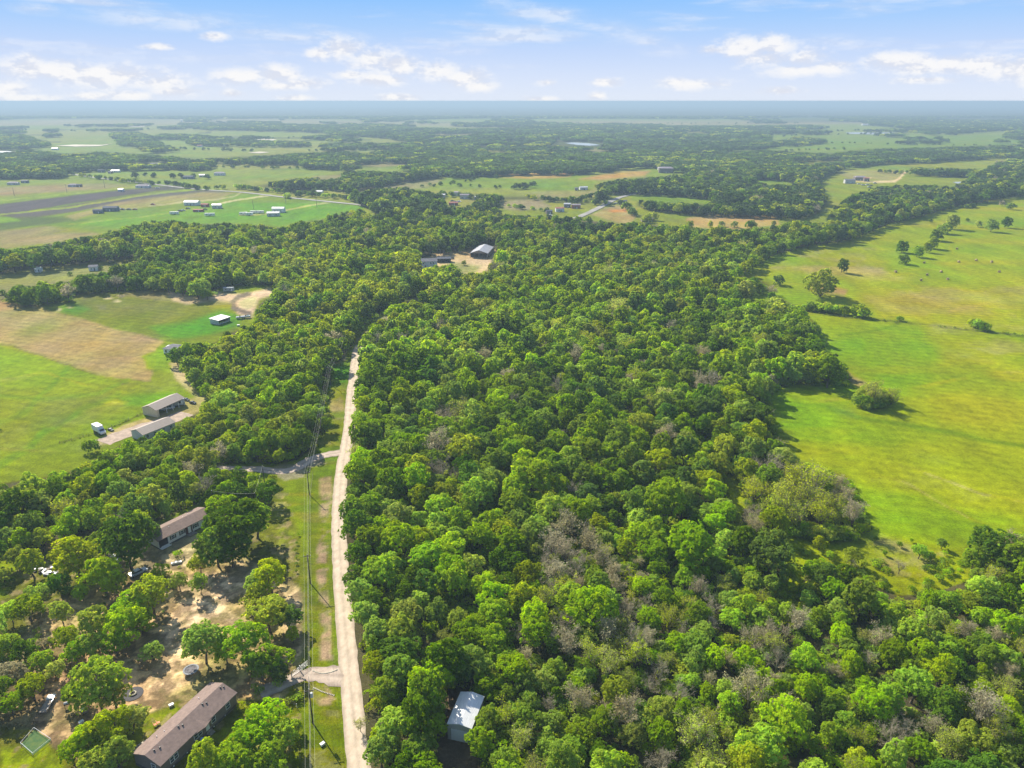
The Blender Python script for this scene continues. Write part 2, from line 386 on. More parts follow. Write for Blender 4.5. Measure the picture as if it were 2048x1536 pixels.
# left far strips
paint([(-600,540),(-600,360),(0,358),(120,352),(300,365),(740,412),(720,425),(560,455),(300,446),(0,506)], GRN, 4)
paint([(-600,368),(0,358),(110,352),(280,364),(300,372),(0,398),(-600,430)], (0.15,0.19,0.06), 3)
paint([(-300,385),(60,372),(210,366),(262,372),(200,378),(0,392),(-300,410)], (0.22,0.15,0.085), 4, .8, .2)
paint([(-600,455),(0,408),(200,384),(330,372),(390,376),(300,384),(0,430),(-600,480)], (0.055,0.045,0.058), 2, .98, .05, .01)
paint([(-600,470),(0,432),(300,386),(400,378),(450,384),(380,396),(210,412),(0,448),(-600,500)], (0.070,0.058,0.066), 2, .95, .1, .01)
paint([(-600,490),(0,436),(130,432),(180,440),(60,452),(0,462),(-600,520)], (0.065,0.085,0.05), 2, .9, .3)
paint([(-100,432),(20,434),(42,441),(0,446),(-100,450)], (0.13,0.23,0.03), 2)
paint([(-600,500),(0,461),(90,452),(180,460),(200,470),(120,484),(0,500),(-600,530)], (0.22,0.18,0.085), 3, .8, .3)
paint([(230,405),(400,385),(470,385),(440,398),(330,410),(200,425),(150,440),(130,432)], (0.24,0.2,0.08), 3, .8)
paint([(150,448),(300,428),(450,404),(600,408),(735,413),(700,428),(560,450),(400,446),(250,458)], (0.10,0.215,0.025), 3)
paint([(0,480),(120,470),(190,470),(100,484),(0,500)], (0.27,0.2,0.1), 4, .4)
stroke([(0,401),(180,384),(290,371)], .8, (0.26,0.3,0.12), .8, 1.2)
stroke([(-100,440),(0,429),(150,413),(300,388),(380,380),(450,379)], 1.2, (0.24,0.29,0.10), .9, 1.2)
stroke([(140,449),(280,434),(400,416)], .7, (0.27,0.27,0.13), .7, 1)
stroke([(300,412),(370,404),(436,399),(470,392),(480,386)], 1.0, (0.38,0.33,0.2), .8, 1)
stroke([(435,408),(480,399),(545,390)], 1.3, (0.45,0.4,0.24), .9, 1)
stroke([(480,431),(535,428),(600,414),(660,405)], 1.2, (0.4,0.36,0.2), .8, 1)
# central far
paint([(880,352),(1030,350),(1180,346),(1200,350),(1180,385),(1100,382),(1000,376),(880,372)], GRN, 4)
paint([(760,352),(860,344),(900,350),(860,375),(780,382),(700,386)], (0.2,0.17,0.09), 5, .8, .3)
paint([(985,348),(1060,343),(1150,343),(1140,355),(1060,358),(990,354)], ORG, 3, .9)
paint([(1100,360),(1180,348),(1260,340),(1400,335),(1390,350),(1280,352),(1200,362),(1150,365)], (0.15,0.2,0.045), 3)
paint([(1160,358),(1230,344),(1300,342),(1290,352),(1200,360)], ORG, 4, .9)
paint([(1050,385),(1200,378),(1200,392),(1080,396)], (0.2,0.19,0.07), 4)
paint([(1000,404),(1080,400),(1100,414),(1040,422),(1010,418)], (0.2,0.17,0.1), 4)
paint([(1180,428),(1230,412),(1262,412),(1275,428),(1260,448),(1235,446)], (0.24,0.19,0.085), 3)
paint([(1220,420),(1270,418),(1270,424),(1222,425)], (0.42,0.2,0.09), 2, .8)
paint([(1270,390),(1300,388),(1422,399),(1416,408),(1300,402)], GRN, 2)
paint([(1380,436),(1430,430),(1540,432),(1556,440),(1480,450),(1385,448)], (0.3,0.21,0.09), 3)
# right far
paint([(1650,345),(1690,337),(1810,342),(1956,350),(1950,362),(1880,372),(1800,374),(1740,380),(1680,400),(1650,405),(1640,380)], (0.17,0.2,0.05), 3)
paint([(1670,345),(1690,338),(1808,343),(1795,362),(1700,358)], (0.26,0.23,0.09), 3, .8)
paint([(1740,326),(1900,320),(2020,314),(2020,332),(1960,340),(1820,334)], (0.19,0.21,0.055), 3)
paint([(1530,285),(1700,278),(2048,262),(2400,262),(2400,285),(2048,288),(1740,298),(1560,296)], (0.14,0.2,0.06), 3)
paint([(1560,252),(1700,248),(1880,264),(2048,262),(2048,270),(1700,270),(1560,264)], (0.17,0.21,0.075), 3)
stroke([(1810,344),(1798,358),(1788,363),(1750,364)], 2.0, (0.5,0.38,0.24), .95, 1.2)
stroke([(1750,364),(1700,362),(1740,356)], 1.5, (0.45,0.36,0.22), .9, 1.2)
# woods floor near
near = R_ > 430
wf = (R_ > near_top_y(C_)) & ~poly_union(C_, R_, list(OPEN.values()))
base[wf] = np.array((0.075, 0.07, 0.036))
# left near fields
paint(OPEN['left_fields'], (0.145, 0.19, 0.03), 6)
paint(OPEN['strip'], (0.19, 0.19, 0.06), 5)
paint([(0,575),(60,570),(150,556),(210,545),(200,575),(60,600),(0,600)], (0.13,0.12,0.06), 5, .8, .3)
paint([(-300,590),(0,605),(70,610),(330,682),(315,695),(312,748),(300,765),(200,750),(0,690),(-300,600)], (0.275, 0.19, 0.10), 3, .95, .25, .03)
paint([(60,608),(150,586),(330,580),(420,612),(480,640),(470,660),(350,690),(330,680)], (0.105,0.13,0.042), 5, .9, .2)
paint([(150,590),(320,592),(400,620),(330,650),(200,625)], (0.14,0.13,0.055), 9, .7, .4, .05)
paint([(300,655),(390,640),(445,620),(482,634),(476,652),(420,668),(350,678),(322,672)], (0.06,0.2,0.02), 6, .95, .25)
paint([(120,612),(150,606),(180,618),(150,630),(122,622)], (0.07,0.19,0.03), 5, .7, .3)
paint([(-300,680),(0,690),(30,692),(150,735),(240,760),(140,790),(0,770),(-300,740)], (0.165,0.25,0.02), 8, .9, .2)
paint([(285,712),(330,696),(350,720),(345,745),(300,735)], (0.17,0.27,0.015), 6, .9)
paint([(160,820),(230,780),(262,760),(275,772),(220,810),(180,840)], (0.2,0.21,0.06), 7, .5)
paint([(240,795),(300,790),(350,785),(340,800),(290,812),(250,812)], (0.09,0.24,0.02), 6, .9, .15)
paint([(205,805),(230,800),(256,806),(240,813),(212,812)], (0.4,0.38,0.03), 4, .85, .2)
for pl, wv in (([(0,845),(60,820),(100,780),(135,735)], 5), ([(0,790),(90,800),(200,790),(260,760)], 4), ([(80,870),(120,850),(160,820),(240,790)], 5), ([(0,935),(60,900),(90,860)], 7)):
    stroke(pl, wv, (0.09,0.21,0.015), .55, 7)
paint([(-50,800),(60,840),(60,900),(-50,930)], (0.2,0.22,0.05), 14, .5, .4, .05)
paint([(100,850),(200,820),(260,800),(240,830),(140,862)], (0.21,0.21,0.06), 10, .5, .3)
stroke([(32,692),(150,735),(240,762),(250,775)], 1.2, (0.13,0.1,0.05), .8, 2)
stroke([(45,612),(120,630),(200,655),(320,680)], 1.0, (0.13,0.11,0.05), .7, 2)
stroke([(120,888),(190,868),(240,848),(292,822)], 1.5, (0.08,0.07,0.03), .8, 2)
stroke([(0,893),(25,884),(60,888),(100,905),(150,915)], 0.1, (0.08,0.07,0.03), .2, 2)
# drive and dirt by the farm
paint([(190,895),(212,868),(240,852),(300,832),(345,818),(360,800),(395,792),(418,806),(395,825),(350,845),(262,862),(222,886)], (0.36,0.26,0.165), 4, .9, .1)
paint([(190,905),(205,885),(240,880),(200,895)], (0.2,0.18,0.1), 6, .6)
paint([(350,735),(372,740),(392,775),(425,800),(440,815),(410,820),(378,786),(352,760)], DIRT, 5, .9, .25)
paint([(340,722),(360,718),(382,728),(380,742),(352,740)], DIRT, 4, .8, .3)
# dirt yard by the grove
paint([(335,585),(370,578),(400,580),(470,588),(500,585),(545,575),(548,590),(520,600),(500,636),(476,630),(462,606),(430,604),(375,608),(345,600)], (0.50,0.36,0.28), 4, .98, .08)
paint([(235,583),(330,582),(345,600),(250,590)], (0.24,0.2,0.09), 5, .7)
for (x, y) in ((140,613),(118,618),(220,596),(243,592),(233,602)): paint([(x-9,y),(x,y-2),(x+9,y),(x,y+2)], (0.5,0.42,0.28), 2, .9)
paint([(412,606),(430,600),(468,604),(462,616),(420,618)], (0.2,0.2,0.05), 4, .8)
stroke([(500,588),(478,594),(466,606),(468,616),(485,624),(498,628)], 4.5, (0.13,0.105,0.085), .95, 2)
paint([(478,606),(494,596),(515,594),(512,612),(498,621),(482,615)], (0.5,0.46,0.27), 2, .95)
# verge and lawns
paint(OPEN['verge'], (0.115,0.165,0.032), 5)
paint([(520,975),(600,950),(625,930),(640,960),(650,1300),(662,1345),(612,1352),(606,1180),(590,1130),(555,1080),(540,1000)], (0.12,0.155,0.022), 6, .95)
paint([(560,1060),(600,1040),(612,1100),(595,1120),(570,1100)], (0.17,0.24,0.02), 12, .7)
paint([(606,1352),(660,1380),(680,1420),(695,1560),(604,1560)], (0.115,0.145,0.022), 5)
for a in ([(638,955),(662,950),(664,1040),(655,1050),(635,1048),(636,990)], [(633,1060),(656,1060),(656,1130),(634,1130)], [(634,1140),(658,1140),(660,1215),(640,1205)], [(640,1225),(662,1225),(666,1320),(640,1320)], [(632,1400),(660,1395),(664,1410),(640,1412)], [(652,1370),(672,1400),(660,1402)]):
    paint(a, (0.30,0.215,0.15), 5, .95, .75, .25)
paint([(664,730),(690,724),(700,730),(698,765),(666,770)], (0.07,0.19,0.015), 3, .95)
paint([(664,775),(696,772),(690,830),(660,830)], (0.19,0.2,0.055), 4, .9, .2)
paint([(660,800),(690,795),(690,822),(662,825)], (0.33,0.21,0.13), 4, .8, .3)
paint([(652,830),(684,828),(682,870),(660,890),(640,880)], (0.16,0.18,0.035), 4, .8, .3)
paint([(672,690),(700,682),(690,724),(662,735),(645,760),(640,745)], (0.2,0.16,0.12), 4, .8)
paint([(700,690),(735,655),(800,610),(870,575),(875,585),(800,622),(730,680)], (0.2,0.16,0.12), 4, .7)
paint([(552,930),(600,922),(645,912),(650,925),(612,935),(608,955),(570,962),(540,950)], (0.26,0.215,0.18), 4, .85, .2)
# yards of the two near homes
paint([(-200,1100),(60,1110),(280,1060),(420,1100),(440,1000),(560,960),(600,1100),(604,1700),(-200,1700)], (0.13,0.14,0.045), 8, .9)
paint([(60,1240),(130,1200),(300,1150),(400,1100),(470,1110),(600,1180),(604,1300),(590,1350),(560,1400),(470,1400),(360,1390),(330,1420),(180,1460),(90,1500),(60,1420),(90,1320)], (0.31,0.215,0.135), 12, .85, .3, .12)
paint([(235,1120),(300,1090),(380,1060),(400,1075),(385,1110),(400,1130),(300,1150),(240,1145)], (0.29,0.22,0.16), 6, .9, .1)
paint([(360,1165),(400,1150),(430,1150),(490,1160),(480,1190),(450,1210),(482,1242),(465,1248),(430,1235),(400,1245),(375,1255),(362,1225)], (0.42,0.31,0.22), 6, .95, .08)
paint([(320,1290),(370,1280),(400,1330),(380,1360),(330,1385),(290,1370)], (0.42,0.31,0.2), 8, .9, .15)
paint([(560,1165),(600,1180),(606,1330),(575,1340),(560,1240)], (0.37,0.28,0.19), 8, .9, .35, .15)
paint([(350,1225),(385,1230),(360,1260),(330,1300),(310,1290)], (0.4,0.29,0.2), 6, .9)
paint([(480,1130),(520,1130),(560,1170),(520,1200),(480,1190)], (0.34,0.26,0.17), 8, .8, .2)
paint([(0,1280),(60,1260),(110,1300),(100,1400),(90,1450),(0,1450)], (0.16,0.12,0.075), 10, .8, .3)
paint([(-200,1130),(20,1100),(40,1140),(20,1190),(-200,1200)], (0.15,0.22,0.02), 8)
paint([(0,1490),(100,1480),(130,1530),(120,1700),(0,1700)], (0.15,0.21,0.03), 8, .95)
paint([(300,1425),(350,1405),(380,1420),(330,1450),(262,1490),(255,1520),(200,1500),(240,1450)], (0.13,0.18,0.035), 7, .9)
paint([(470,1400),(560,1400),(600,1420),(604,1700),(400,1700),(400,1530),(440,1470)], (0.12,0.15,0.03), 8, .9)
# right meadow
paint(OPEN['meadow'], YG, 5)
paint([(1480,560),(1600,500),(1700,480),(1790,500),(1760,560),(1560,545)], (0.25,0.2,0.085), 10, .8, .3)
paint([(1700,560),(1830,540),(2048,560),(2300,560),(2300,660),(2048,665),(1900,640),(1760,640)], (0.28,0.25,0.055), 14, .8, .35)
paint([(1760,500),(1900,500),(2300,480),(2300,560),(1900,560),(1780,545)], (0.185,0.25,0.02), 14, .8, .2)
paint([(1780,450),(1900,415),(2300,380),(2300,470),(1900,470),(1800,480)], (0.18,0.225,0.03), 10, .8, .2)
paint([(1590,500),(1620,590),(1500,600),(1545,570)], (0.2,0.23,0.03), 8, .7)
paint([(1540,700),(1660,700),(1780,660),(1860,680),(1880,720),(1850,770),(1790,790),(1740,770),(1560,900),(1545,840)], (0.135, 0.24, 0.012), 26, .8, .45, .03)
paint([(1660,690),(1740,655),(1830,655),(1880,690),(1870,760),(1800,780),(1740,740)], (0.115, 0.225, 0.012), 16, .7, .4, .04)
paint([(1730,680),(1800,690),(1850,730),(1800,735),(1740,715)], (0.15,0.18,0.05), 12, .6, .2)
paint([(1840,640),(1960,650),(2040,680),(1980,730),(1900,720),(1850,680)], (0.26,0.245,0.06), 16, .7, .2)
paint([(1990,680),(2300,690),(2300,800),(2000,790),(1985,740)], (0.26,0.24,0.06), 16, .6, .3)
paint([(1850,780),(2300,800),(2300,860),(1880,850)], (0.23,0.235,0.045), 18, .6, .3)
paint([(1600,900),(1900,880),(2300,900),(2300,1050),(2000,1040),(1750,1020),(1640,930)], (0.235,0.25,0.035), 18, .6, .25)
paint([(1700,960),(1900,1010),(2300,1060),(2300,1110),(1945,1092),(1760,1060)], (0.165,0.245,0.015), 16, .8, .15)
paint([(1540,790),(1640,790),(1700,820),(1650,900),(1600,900),(1560,870)], (0.155, 0.245, 0.012), 22, .75, .3, .04)
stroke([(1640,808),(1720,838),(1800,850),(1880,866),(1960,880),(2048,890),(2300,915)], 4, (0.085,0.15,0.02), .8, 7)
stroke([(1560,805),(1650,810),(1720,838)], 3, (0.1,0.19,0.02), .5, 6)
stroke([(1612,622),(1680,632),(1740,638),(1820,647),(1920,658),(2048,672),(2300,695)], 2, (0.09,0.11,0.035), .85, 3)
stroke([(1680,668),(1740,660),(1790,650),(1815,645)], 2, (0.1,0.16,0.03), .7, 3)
stroke([(1840,700),(1900,730),(1960,700),(2000,660)], 4, (0.22,0.27,0.06), .5, 6, .6)
stroke([(1900,620),(1950,612),(2000,600)], 3, (0.3,0.25,0.07), .7, 6)
stroke([(1620,700),(1610,720),(1640,760)], 3, (0.16,0.12,0.05), .5, 6)
paint([(1625,560),(1700,580),(1690,592),(1640,592),(1612,580)], (0.22,0.13,0.075), 4, .85)
paint([(1468,570),(1484,584),(1500,600),(1480,622),(1462,612)], (0.23,0.16,0.09), 5, .9)
paint([(1690,742),(1740,765),(1720,775),(1690,760)], (0.23,0.15,0.09), 5, .8)
# drifts of dry and lush grass
for nm_, dry, lush in (('meadow', (0.285,0.235,0.075), (0.125,0.235,0.012)), ('left_fields', (0.22,0.2,0.07), (0.12,0.225,0.015)), ('verge', (0.24,0.19,0.1), (0.09,0.15,0.02)), ('scrub', (0.33,0.25,0.12), (0.15,0.25,0.02))):
    m_ = pip(QX, QY, OPEN[nm_]); k1 = .016 if nm_ in ('meadow', 'left_fields') else .12
    a_ = np.clip((fbm(GX[m_] * k1 * .7 + 11, GY[m_] * k1 * 2.6, 6) - .53) * 7, 0, 1) * (.36 if nm_ != 'left_fields' else .2); b2 = np.clip((fbm(GX[m_] * k1 + 71, GY[m_] * k1 * 1.6 + 5, 6) - .56) * 8, 0, 1) * (.45 if nm_ != 'left_fields' else .12)
    bm_ = base[m_]; bm_ = bm_ * (1 - a_[:, None]) + np.array(dry) * a_[:, None]; base[m_] = bm_ * (1 - b2[:, None]) + np.array(lush) * b2[:, None]
m_ = pip(QX, QY, YARD)
a_ = np.clip((fbm(GX[m_] * .55, GY[m_] * .55, 5) - .5) * 9 + .35, 0, 1)[:, None]; b2 = np.clip((fbm(GX[m_] * .5 + 50, GY[m_] * .5, 5) - .56) * 9, 0, 1)[:, None]
bm_ = base[m_]; dirt_ = (bm_[:, 0:1] > bm_[:, 1:2] * 1.15); bm_ = np.where(dirt_, bm_ * (.72 + 1.05 * a_), bm_ * (.75 + .4 * a_)); base[m_] = np.where(dirt_, bm_ * (1 - b2 * .55) + np.array((0.13, 0.12, 0.05)) * b2 * .55, bm_ * (1 - b2 * .5) + np.array((0.3, 0.22, 0.13)) * b2 * .5)
for pl_, w_ in (([(1700,480),(1740,540),(1830,590),(1960,600),(2100,585)], 1.5), ([(1580,890),(1680,880),(1820,930),(1960,985),(2100,1010)], 2.0), ([(1600,800),(1720,795),(1850,770),(2000,745),(2100,742)], 1.6), ([(1640,925),(1800,960),(1950,1040),(2040,1055)], 1.8), ([(1540,830),(1600,860),(1700,865)], 1.6), ([(0,760),(90,742),(170,770),(290,770)], 1.2), ([(0,900),(120,905),(190,885)], 1.3), ([(1880,420),(1900,500),(1985,600),(2048,640)], 1.2)):
    stroke(pl_, w_, (0.3, 0.26, 0.11), .5, 2.5, .5); stroke([(x + 5, y + 3) for x, y in pl_], w_ * .7, (0.3, 0.26, 0.11), .4, 2.5, .5)
# scrub
paint(OPEN['scrub'], (0.20,0.235,0.035), 8, .95)
paint([(1760,1075),(1850,1085),(1900,1110),(1850,1160),(1780,1150),(1720,1100)], (0.26,0.19,0.09), 10, .7, .5, .15)
paint([(1560,1070),(1600,1080),(1590,1120),(1572,1100)], (0.17,0.22,0.02), 6, .8)
paint(OPEN['slot1'], (0.17,0.22,0.02), 6)
paint(OPEN['barn_clearing'], (0.43,0.3,0.21), 4, .95, .1)
paint([(900,524),(960,534),(950,548),(915,545)], (0.18,0.2,0.06), 4, .7)
paint(SHED_ROOM, (0.1,0.075,0.055), 8)
# scattered clods / tussocks colour variation stays in the material
gm0 = base[..., 1] > base[..., 0] * 1.02; base[..., 2] *= np.where(gm0, .4, .85); base *= np.where(gm0 & (R_ > 430), 0.98, 1.0)[..., None]
base *= np.where((base[..., 0] > base[..., 1] * 1.15), 1.12, 1.0)[..., None]
nr, nc = R_.shape
idx = np.arange(nr * nc).reshape(nr, nc)
faces = np.stack([idx[1:, :-1], idx[1:, 1:], idx[:-1, 1:], idx[:-1, :-1]], -1).reshape(-1, 4)
V = np.stack([GX, GY, np.zeros_like(GX)], -1).reshape(-1, 3)
gm = bpy.data.materials.new('ground_cover'); gm.use_nodes = True; t = gm.node_tree
b_ = t.nodes['Principled BSDF']; b_.inputs['Roughness'].default_value = 1.0; b_.inputs['Specular IOR Level'].default_value = 0.05
at = t.nodes.new('ShaderNodeAttribute'); at.attribute_name = 'cover'
tcg = t.nodes.new('ShaderNodeTexCoord')
def gnoise(scale, detail, rough=.6, mul=None):
    n = t.nodes.new('ShaderNodeTexNoise'); n.inputs['Scale'].default_value = scale; n.inputs['Detail'].default_value = detail; n.inputs['Roughness'].default_value = rough
    if mul:
        mp = t.nodes.new('ShaderNodeMapping'); mp.inputs['Scale'].default_value = mul; mp.inputs['Rotation'].default_value = (0, 0, .35); t.links.new(tcg.outputs['Object'], mp.inputs[0]); t.links.new(mp.outputs[0], n.inputs['Vector'])
    else: t.links.new(tcg.outputs['Object'], n.inputs['Vector'])
    return n.outputs['Fac']
def gmr(v, a, b, c, d):
    n = t.nodes.new('ShaderNodeMapRange'); t.links.new(v, n.inputs[0])
    for i, q in enumerate((a, b, c, d)): n.inputs[i + 1].default_value = q
    return n.outputs[0]
def gm_(op, a, b):
    n = t.nodes.new('ShaderNodeMath'); n.operation = op; t.links.new(a, n.inputs[0]); t.links.new(b, n.inputs[1]); return n.outputs[0]
fine = gm_('MULTIPLY', gmr(gnoise(1.6, 6, .85), .32, .68, .55, 1.45), gmr(gnoise(.28, 5, .7), .32, .68, .72, 1.28))
mid_ = gmr(gnoise(.06, 6, .68, (1, .28, 1)), .32, .68, .76, 1.24)
big = gnoise(.012, 4, .55)
f_ = gm_('MULTIPLY', fine, mid_)
wv = t.nodes.new('ShaderNodeTexWave'); wv.inputs['Scale'].default_value = .055; wv.inputs['Distortion'].default_value = 5.0; wv.inputs['Detail'].default_value = 3; wv.inputs['Detail Scale'].default_value = .25
mpw = t.nodes.new('ShaderNodeMapping'); mpw.inputs['Rotation'].default_value = (0, 0, 1.9); t.links.new(tcg.outputs['Object'], mpw.inputs[0]); t.links.new(mpw.outputs[0], wv.inputs['Vector'])
f_ = gm_('MULTIPLY', f_, gmr(wv.outputs['Fac'], 0, 1, .93, 1.06))
sc_ = t.nodes.new('ShaderNodeVectorMath'); sc_.operation = 'SCALE'; t.links.new(at.outputs['Color'], sc_.inputs[0]); t.links.new(f_, sc_.inputs['Scale'])
hs = t.nodes.new('ShaderNodeHueSaturation'); t.links.new(sc_.outputs[0], hs.inputs['Color'])
t.links.new(gmr(big, .3, .7, .475, .525), hs.inputs['Hue']); t.links.new(gmr(gnoise(.03, 4), .3, .7, .97, 1.2), hs.inputs['Saturation'])
t.links.new(hs.outputs[0], b_.inputs['Base Color'])
bp = t.nodes.new('ShaderNodeBump'); bp.inputs['Strength'].default_value = .6; bp.inputs['Distance'].default_value = .25
t.links.new(gnoise(2.2, 5, .7), bp.inputs['Height']); t.links.new(bp.outputs[0], b_.inputs['Normal'])
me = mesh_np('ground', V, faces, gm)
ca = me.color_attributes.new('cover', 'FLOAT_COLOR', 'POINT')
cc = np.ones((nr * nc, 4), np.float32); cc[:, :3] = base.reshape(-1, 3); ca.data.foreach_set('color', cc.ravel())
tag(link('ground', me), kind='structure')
g2 = MB(); g2.add([(-90000,-60000,-.5),(90000,-60000,-.5),(90000,61000,-.5),(-90000,61000,-.5)], [(0,1,2,3)])
tag(g2.build('outer_ground', mat('outer_land', (0.1,0.12,0.04), nscale=.01, namt=.4)), kind='structure')

# ------------------------------------------------------------------ roads, drives, ponds
def ribbon(name, pl, width, m, z, wob=.25, step=2.5, kind='structure', seed=1):
    pts = [P(x, y) for x, y in pl]; r = random.Random(seed)
    dense = []
    for a, b in zip(pts, pts[1:]):
        n = max(1, int((b - a).length / step))
        for i in range(n): dense.append(a.lerp(b, i / n))
    dense.append(pts[-1])
    for _ in range(6):
        dense = [dense[0]] + [(dense[i-1] + dense[i] * 2 + dense[i+1]) / 4 for i in range(1, len(dense)-1)] + [dense[-1]]
    V = []; Fc = []; wear = []
    prof = [(-.5, 0), (-.42, .35), (-.27, 1), (-.14, .9), (0, .45), (.14, .9), (.27, 1), (.42, .35), (.5, 0)]; K = len(prof)
    for i, p in enumerate(dense):
        d = (dense[min(i+1, len(dense)-1)] - dense[max(i-1, 0)]).normalized(); n = Vector((-d.y, d.x, 0))
        w = width if not callable(width) else width(i / len(dense))
        for (q, c_) in prof:
            e = r.uniform(-wob, wob) if abs(q) == .5 else 0
            V.append((*(p + n * (w * q + e)).xy, z + .03 * (1 - abs(q) * 2))); wear.append(c_)
        if i:
            k = K * i
            Fc += [(k-K+j, k, k, k) if False else (k-K+j+1, k-K+j, k+j, k+j+1) for j in range(K - 1)]
    me = mesh_np(name, V, Fc, m); a_ = me.attributes.new('wear', 'FLOAT', 'POINT'); a_.data.foreach_set('value', np.array(wear, np.float32))
    return tag(link(name, me), kind=kind)
def worn(m, dark_, light_):
    t = m.node_tree; b = t.nodes['Principled BSDF']; src = b.inputs['Base Color'].links[0].from_socket
    at = t.nodes.new('ShaderNodeAttribute'); at.attribute_name = 'wear'; n = t.nodes.new('ShaderNodeTexNoise'); n.inputs['Scale'].default_value = .35; n.inputs['Detail'].default_value = 6
    tc = t.nodes.new('ShaderNodeTexCoord'); t.links.new(tc.outputs['Object'], n.inputs['Vector'])
    ad = t.nodes.new('ShaderNodeMath'); ad.operation = 'MULTIPLY_ADD'; t.links.new(n.outputs['Fac'], ad.inputs[0]); ad.inputs[1].default_value = 1.6; ad.inputs[2].default_value = -.8
    a2 = t.nodes.new('ShaderNodeMath'); a2.operation = 'ADD'; a2.use_clamp = True; t.links.new(at.outputs['Fac'], a2.inputs[0]); t.links.new(ad.outputs[0], a2.inputs[1])
    mr = t.nodes.new('ShaderNodeMapRange'); t.links.new(a2.outputs[0], mr.inputs[0]); mr.inputs[3].default_value = dark_; mr.inputs[4].default_value = light_
    sc = t.nodes.new('ShaderNodeVectorMath'); sc.operation = 'SCALE'; t.links.new(src, sc.inputs[0]); t.links.new(mr.outputs[0], sc.inputs['Scale']); t.links.new(sc.outputs[0], b.inputs['Base Color'])
    return m
road_m = mat('pale_gravel', (0.50,0.405,0.30), nscale=.7, col2=(0.39,0.305,0.22), bump=.08, detail=8, stretch=(1.1, .6, 1))
drive_m = mat('grey_gravel', (0.48,0.385,0.30), nscale=.8, col2=(0.35,0.27,0.205), bump=.3, detail=8)
worn(road_m, .8, 1.25); worn(drive_m, .7, 1.15)
ribbon('gravel_road', [(750,1760),(736,1650),(722,1560),(716,1536),(698,1336),(682,1152),(677,1045),(681,960),(690,905),(698,860),(702,800),(709,735),(714,700),(720,690)], 4.4, road_m, .06, .16)
ribbon('driveway', [(700,1352),(665,1352),(628,1346),(600,1350),(575,1362),(548,1378),(520,1386)], lambda f: 7.5 - 3.6 * min(1, f * 2.2), drive_m, .045, .4, 1.0)
ribbon('driveway', [(694,903),(668,907),(640,912),(612,922),(596,938),(560,944),(520,938),(470,938),(425,935)], lambda f: 5.0 - 1.4 * f, drive_m, .045, .35, 1.2)
ribbon('driveway', [(700,684),(682,692),(668,708),(655,735)], 3.5, drive_m, .045, .35, 2)
ribbon('farm_drive', [(205,885),(262,862),(345,838),(372,826)], 8.5, mat('tan_gravel', (0.40,0.30,0.22), nscale=.5, namt=.3), .045, .5, 2)
far_road = mat('far_asphalt', (0.30,0.285,0.25), nscale=.05, namt=.2)
ribbon('country_road', [(120,345),(200,357),(300,368),(400,380),(480,384),(560,394),(640,402),(740,412),(770,418),(800,420)], 7, far_road, .5, .3, 12)
ribbon('country_road', [(1150,438),(1158,434),(1175,427),(1202,414),(1225,401),(1245,393),(1282,386)], 8, far_road, .5, .3, 8)
pond_m = mat('pond_water', (0.45,0.47,0.45), rough=.25, spec=.5, nscale=.02, namt=.1)
def patch(name, pl, m, z):
    pts = [P(x, y, z) for x, y in pl]
    b = MB(); b.add(pts, [tuple(range(len(pts)-1, -1, -1))]); return tag(b.build(name, m), kind='structure')
bare_m = mat('pale_bare_earth', (0.55,0.47,0.34), nscale=.02, namt=.2)
patch('pond', [(1130,286),(1150,284.5),(1185,287),(1200,290),(1178,291.5),(1158,290),(1140,288)], pond_m, 1)
patch('pond', [(1905,364),(1925,363),(1948,365.5),(1940,368),(1915,367)], pond_m, .6)
patch('pond', [(1776,380.5),(1790,379.5),(1792,382.5),(1780,383)], pond_m, .6)
patch('pond', [(-40,304),(10,301.5),(24,303),(5,306),(-40,309)], pond_m, 1)
patch('bare_ground', [(112,291),(150,289),(205,289.5),(226,287),(200,292),(150,293)], bare_m, 1)
patch('bare_ground', [(255,252.6),(290,252),(288,253.6),(262,253.8)], bare_m, 1.5)
patch('bare_ground', [(500,280),(530,277),(554,279),(545,281.5)], bare_m, 1)
patch('bare_ground', [(495,305),(520,303),(540,304.5),(520,306.5)], bare_m, 1)
patch('pond', [(1690,265),(1760,264),(1805,266.5),(1760,269),(1700,267.5)], pond_m, 1)
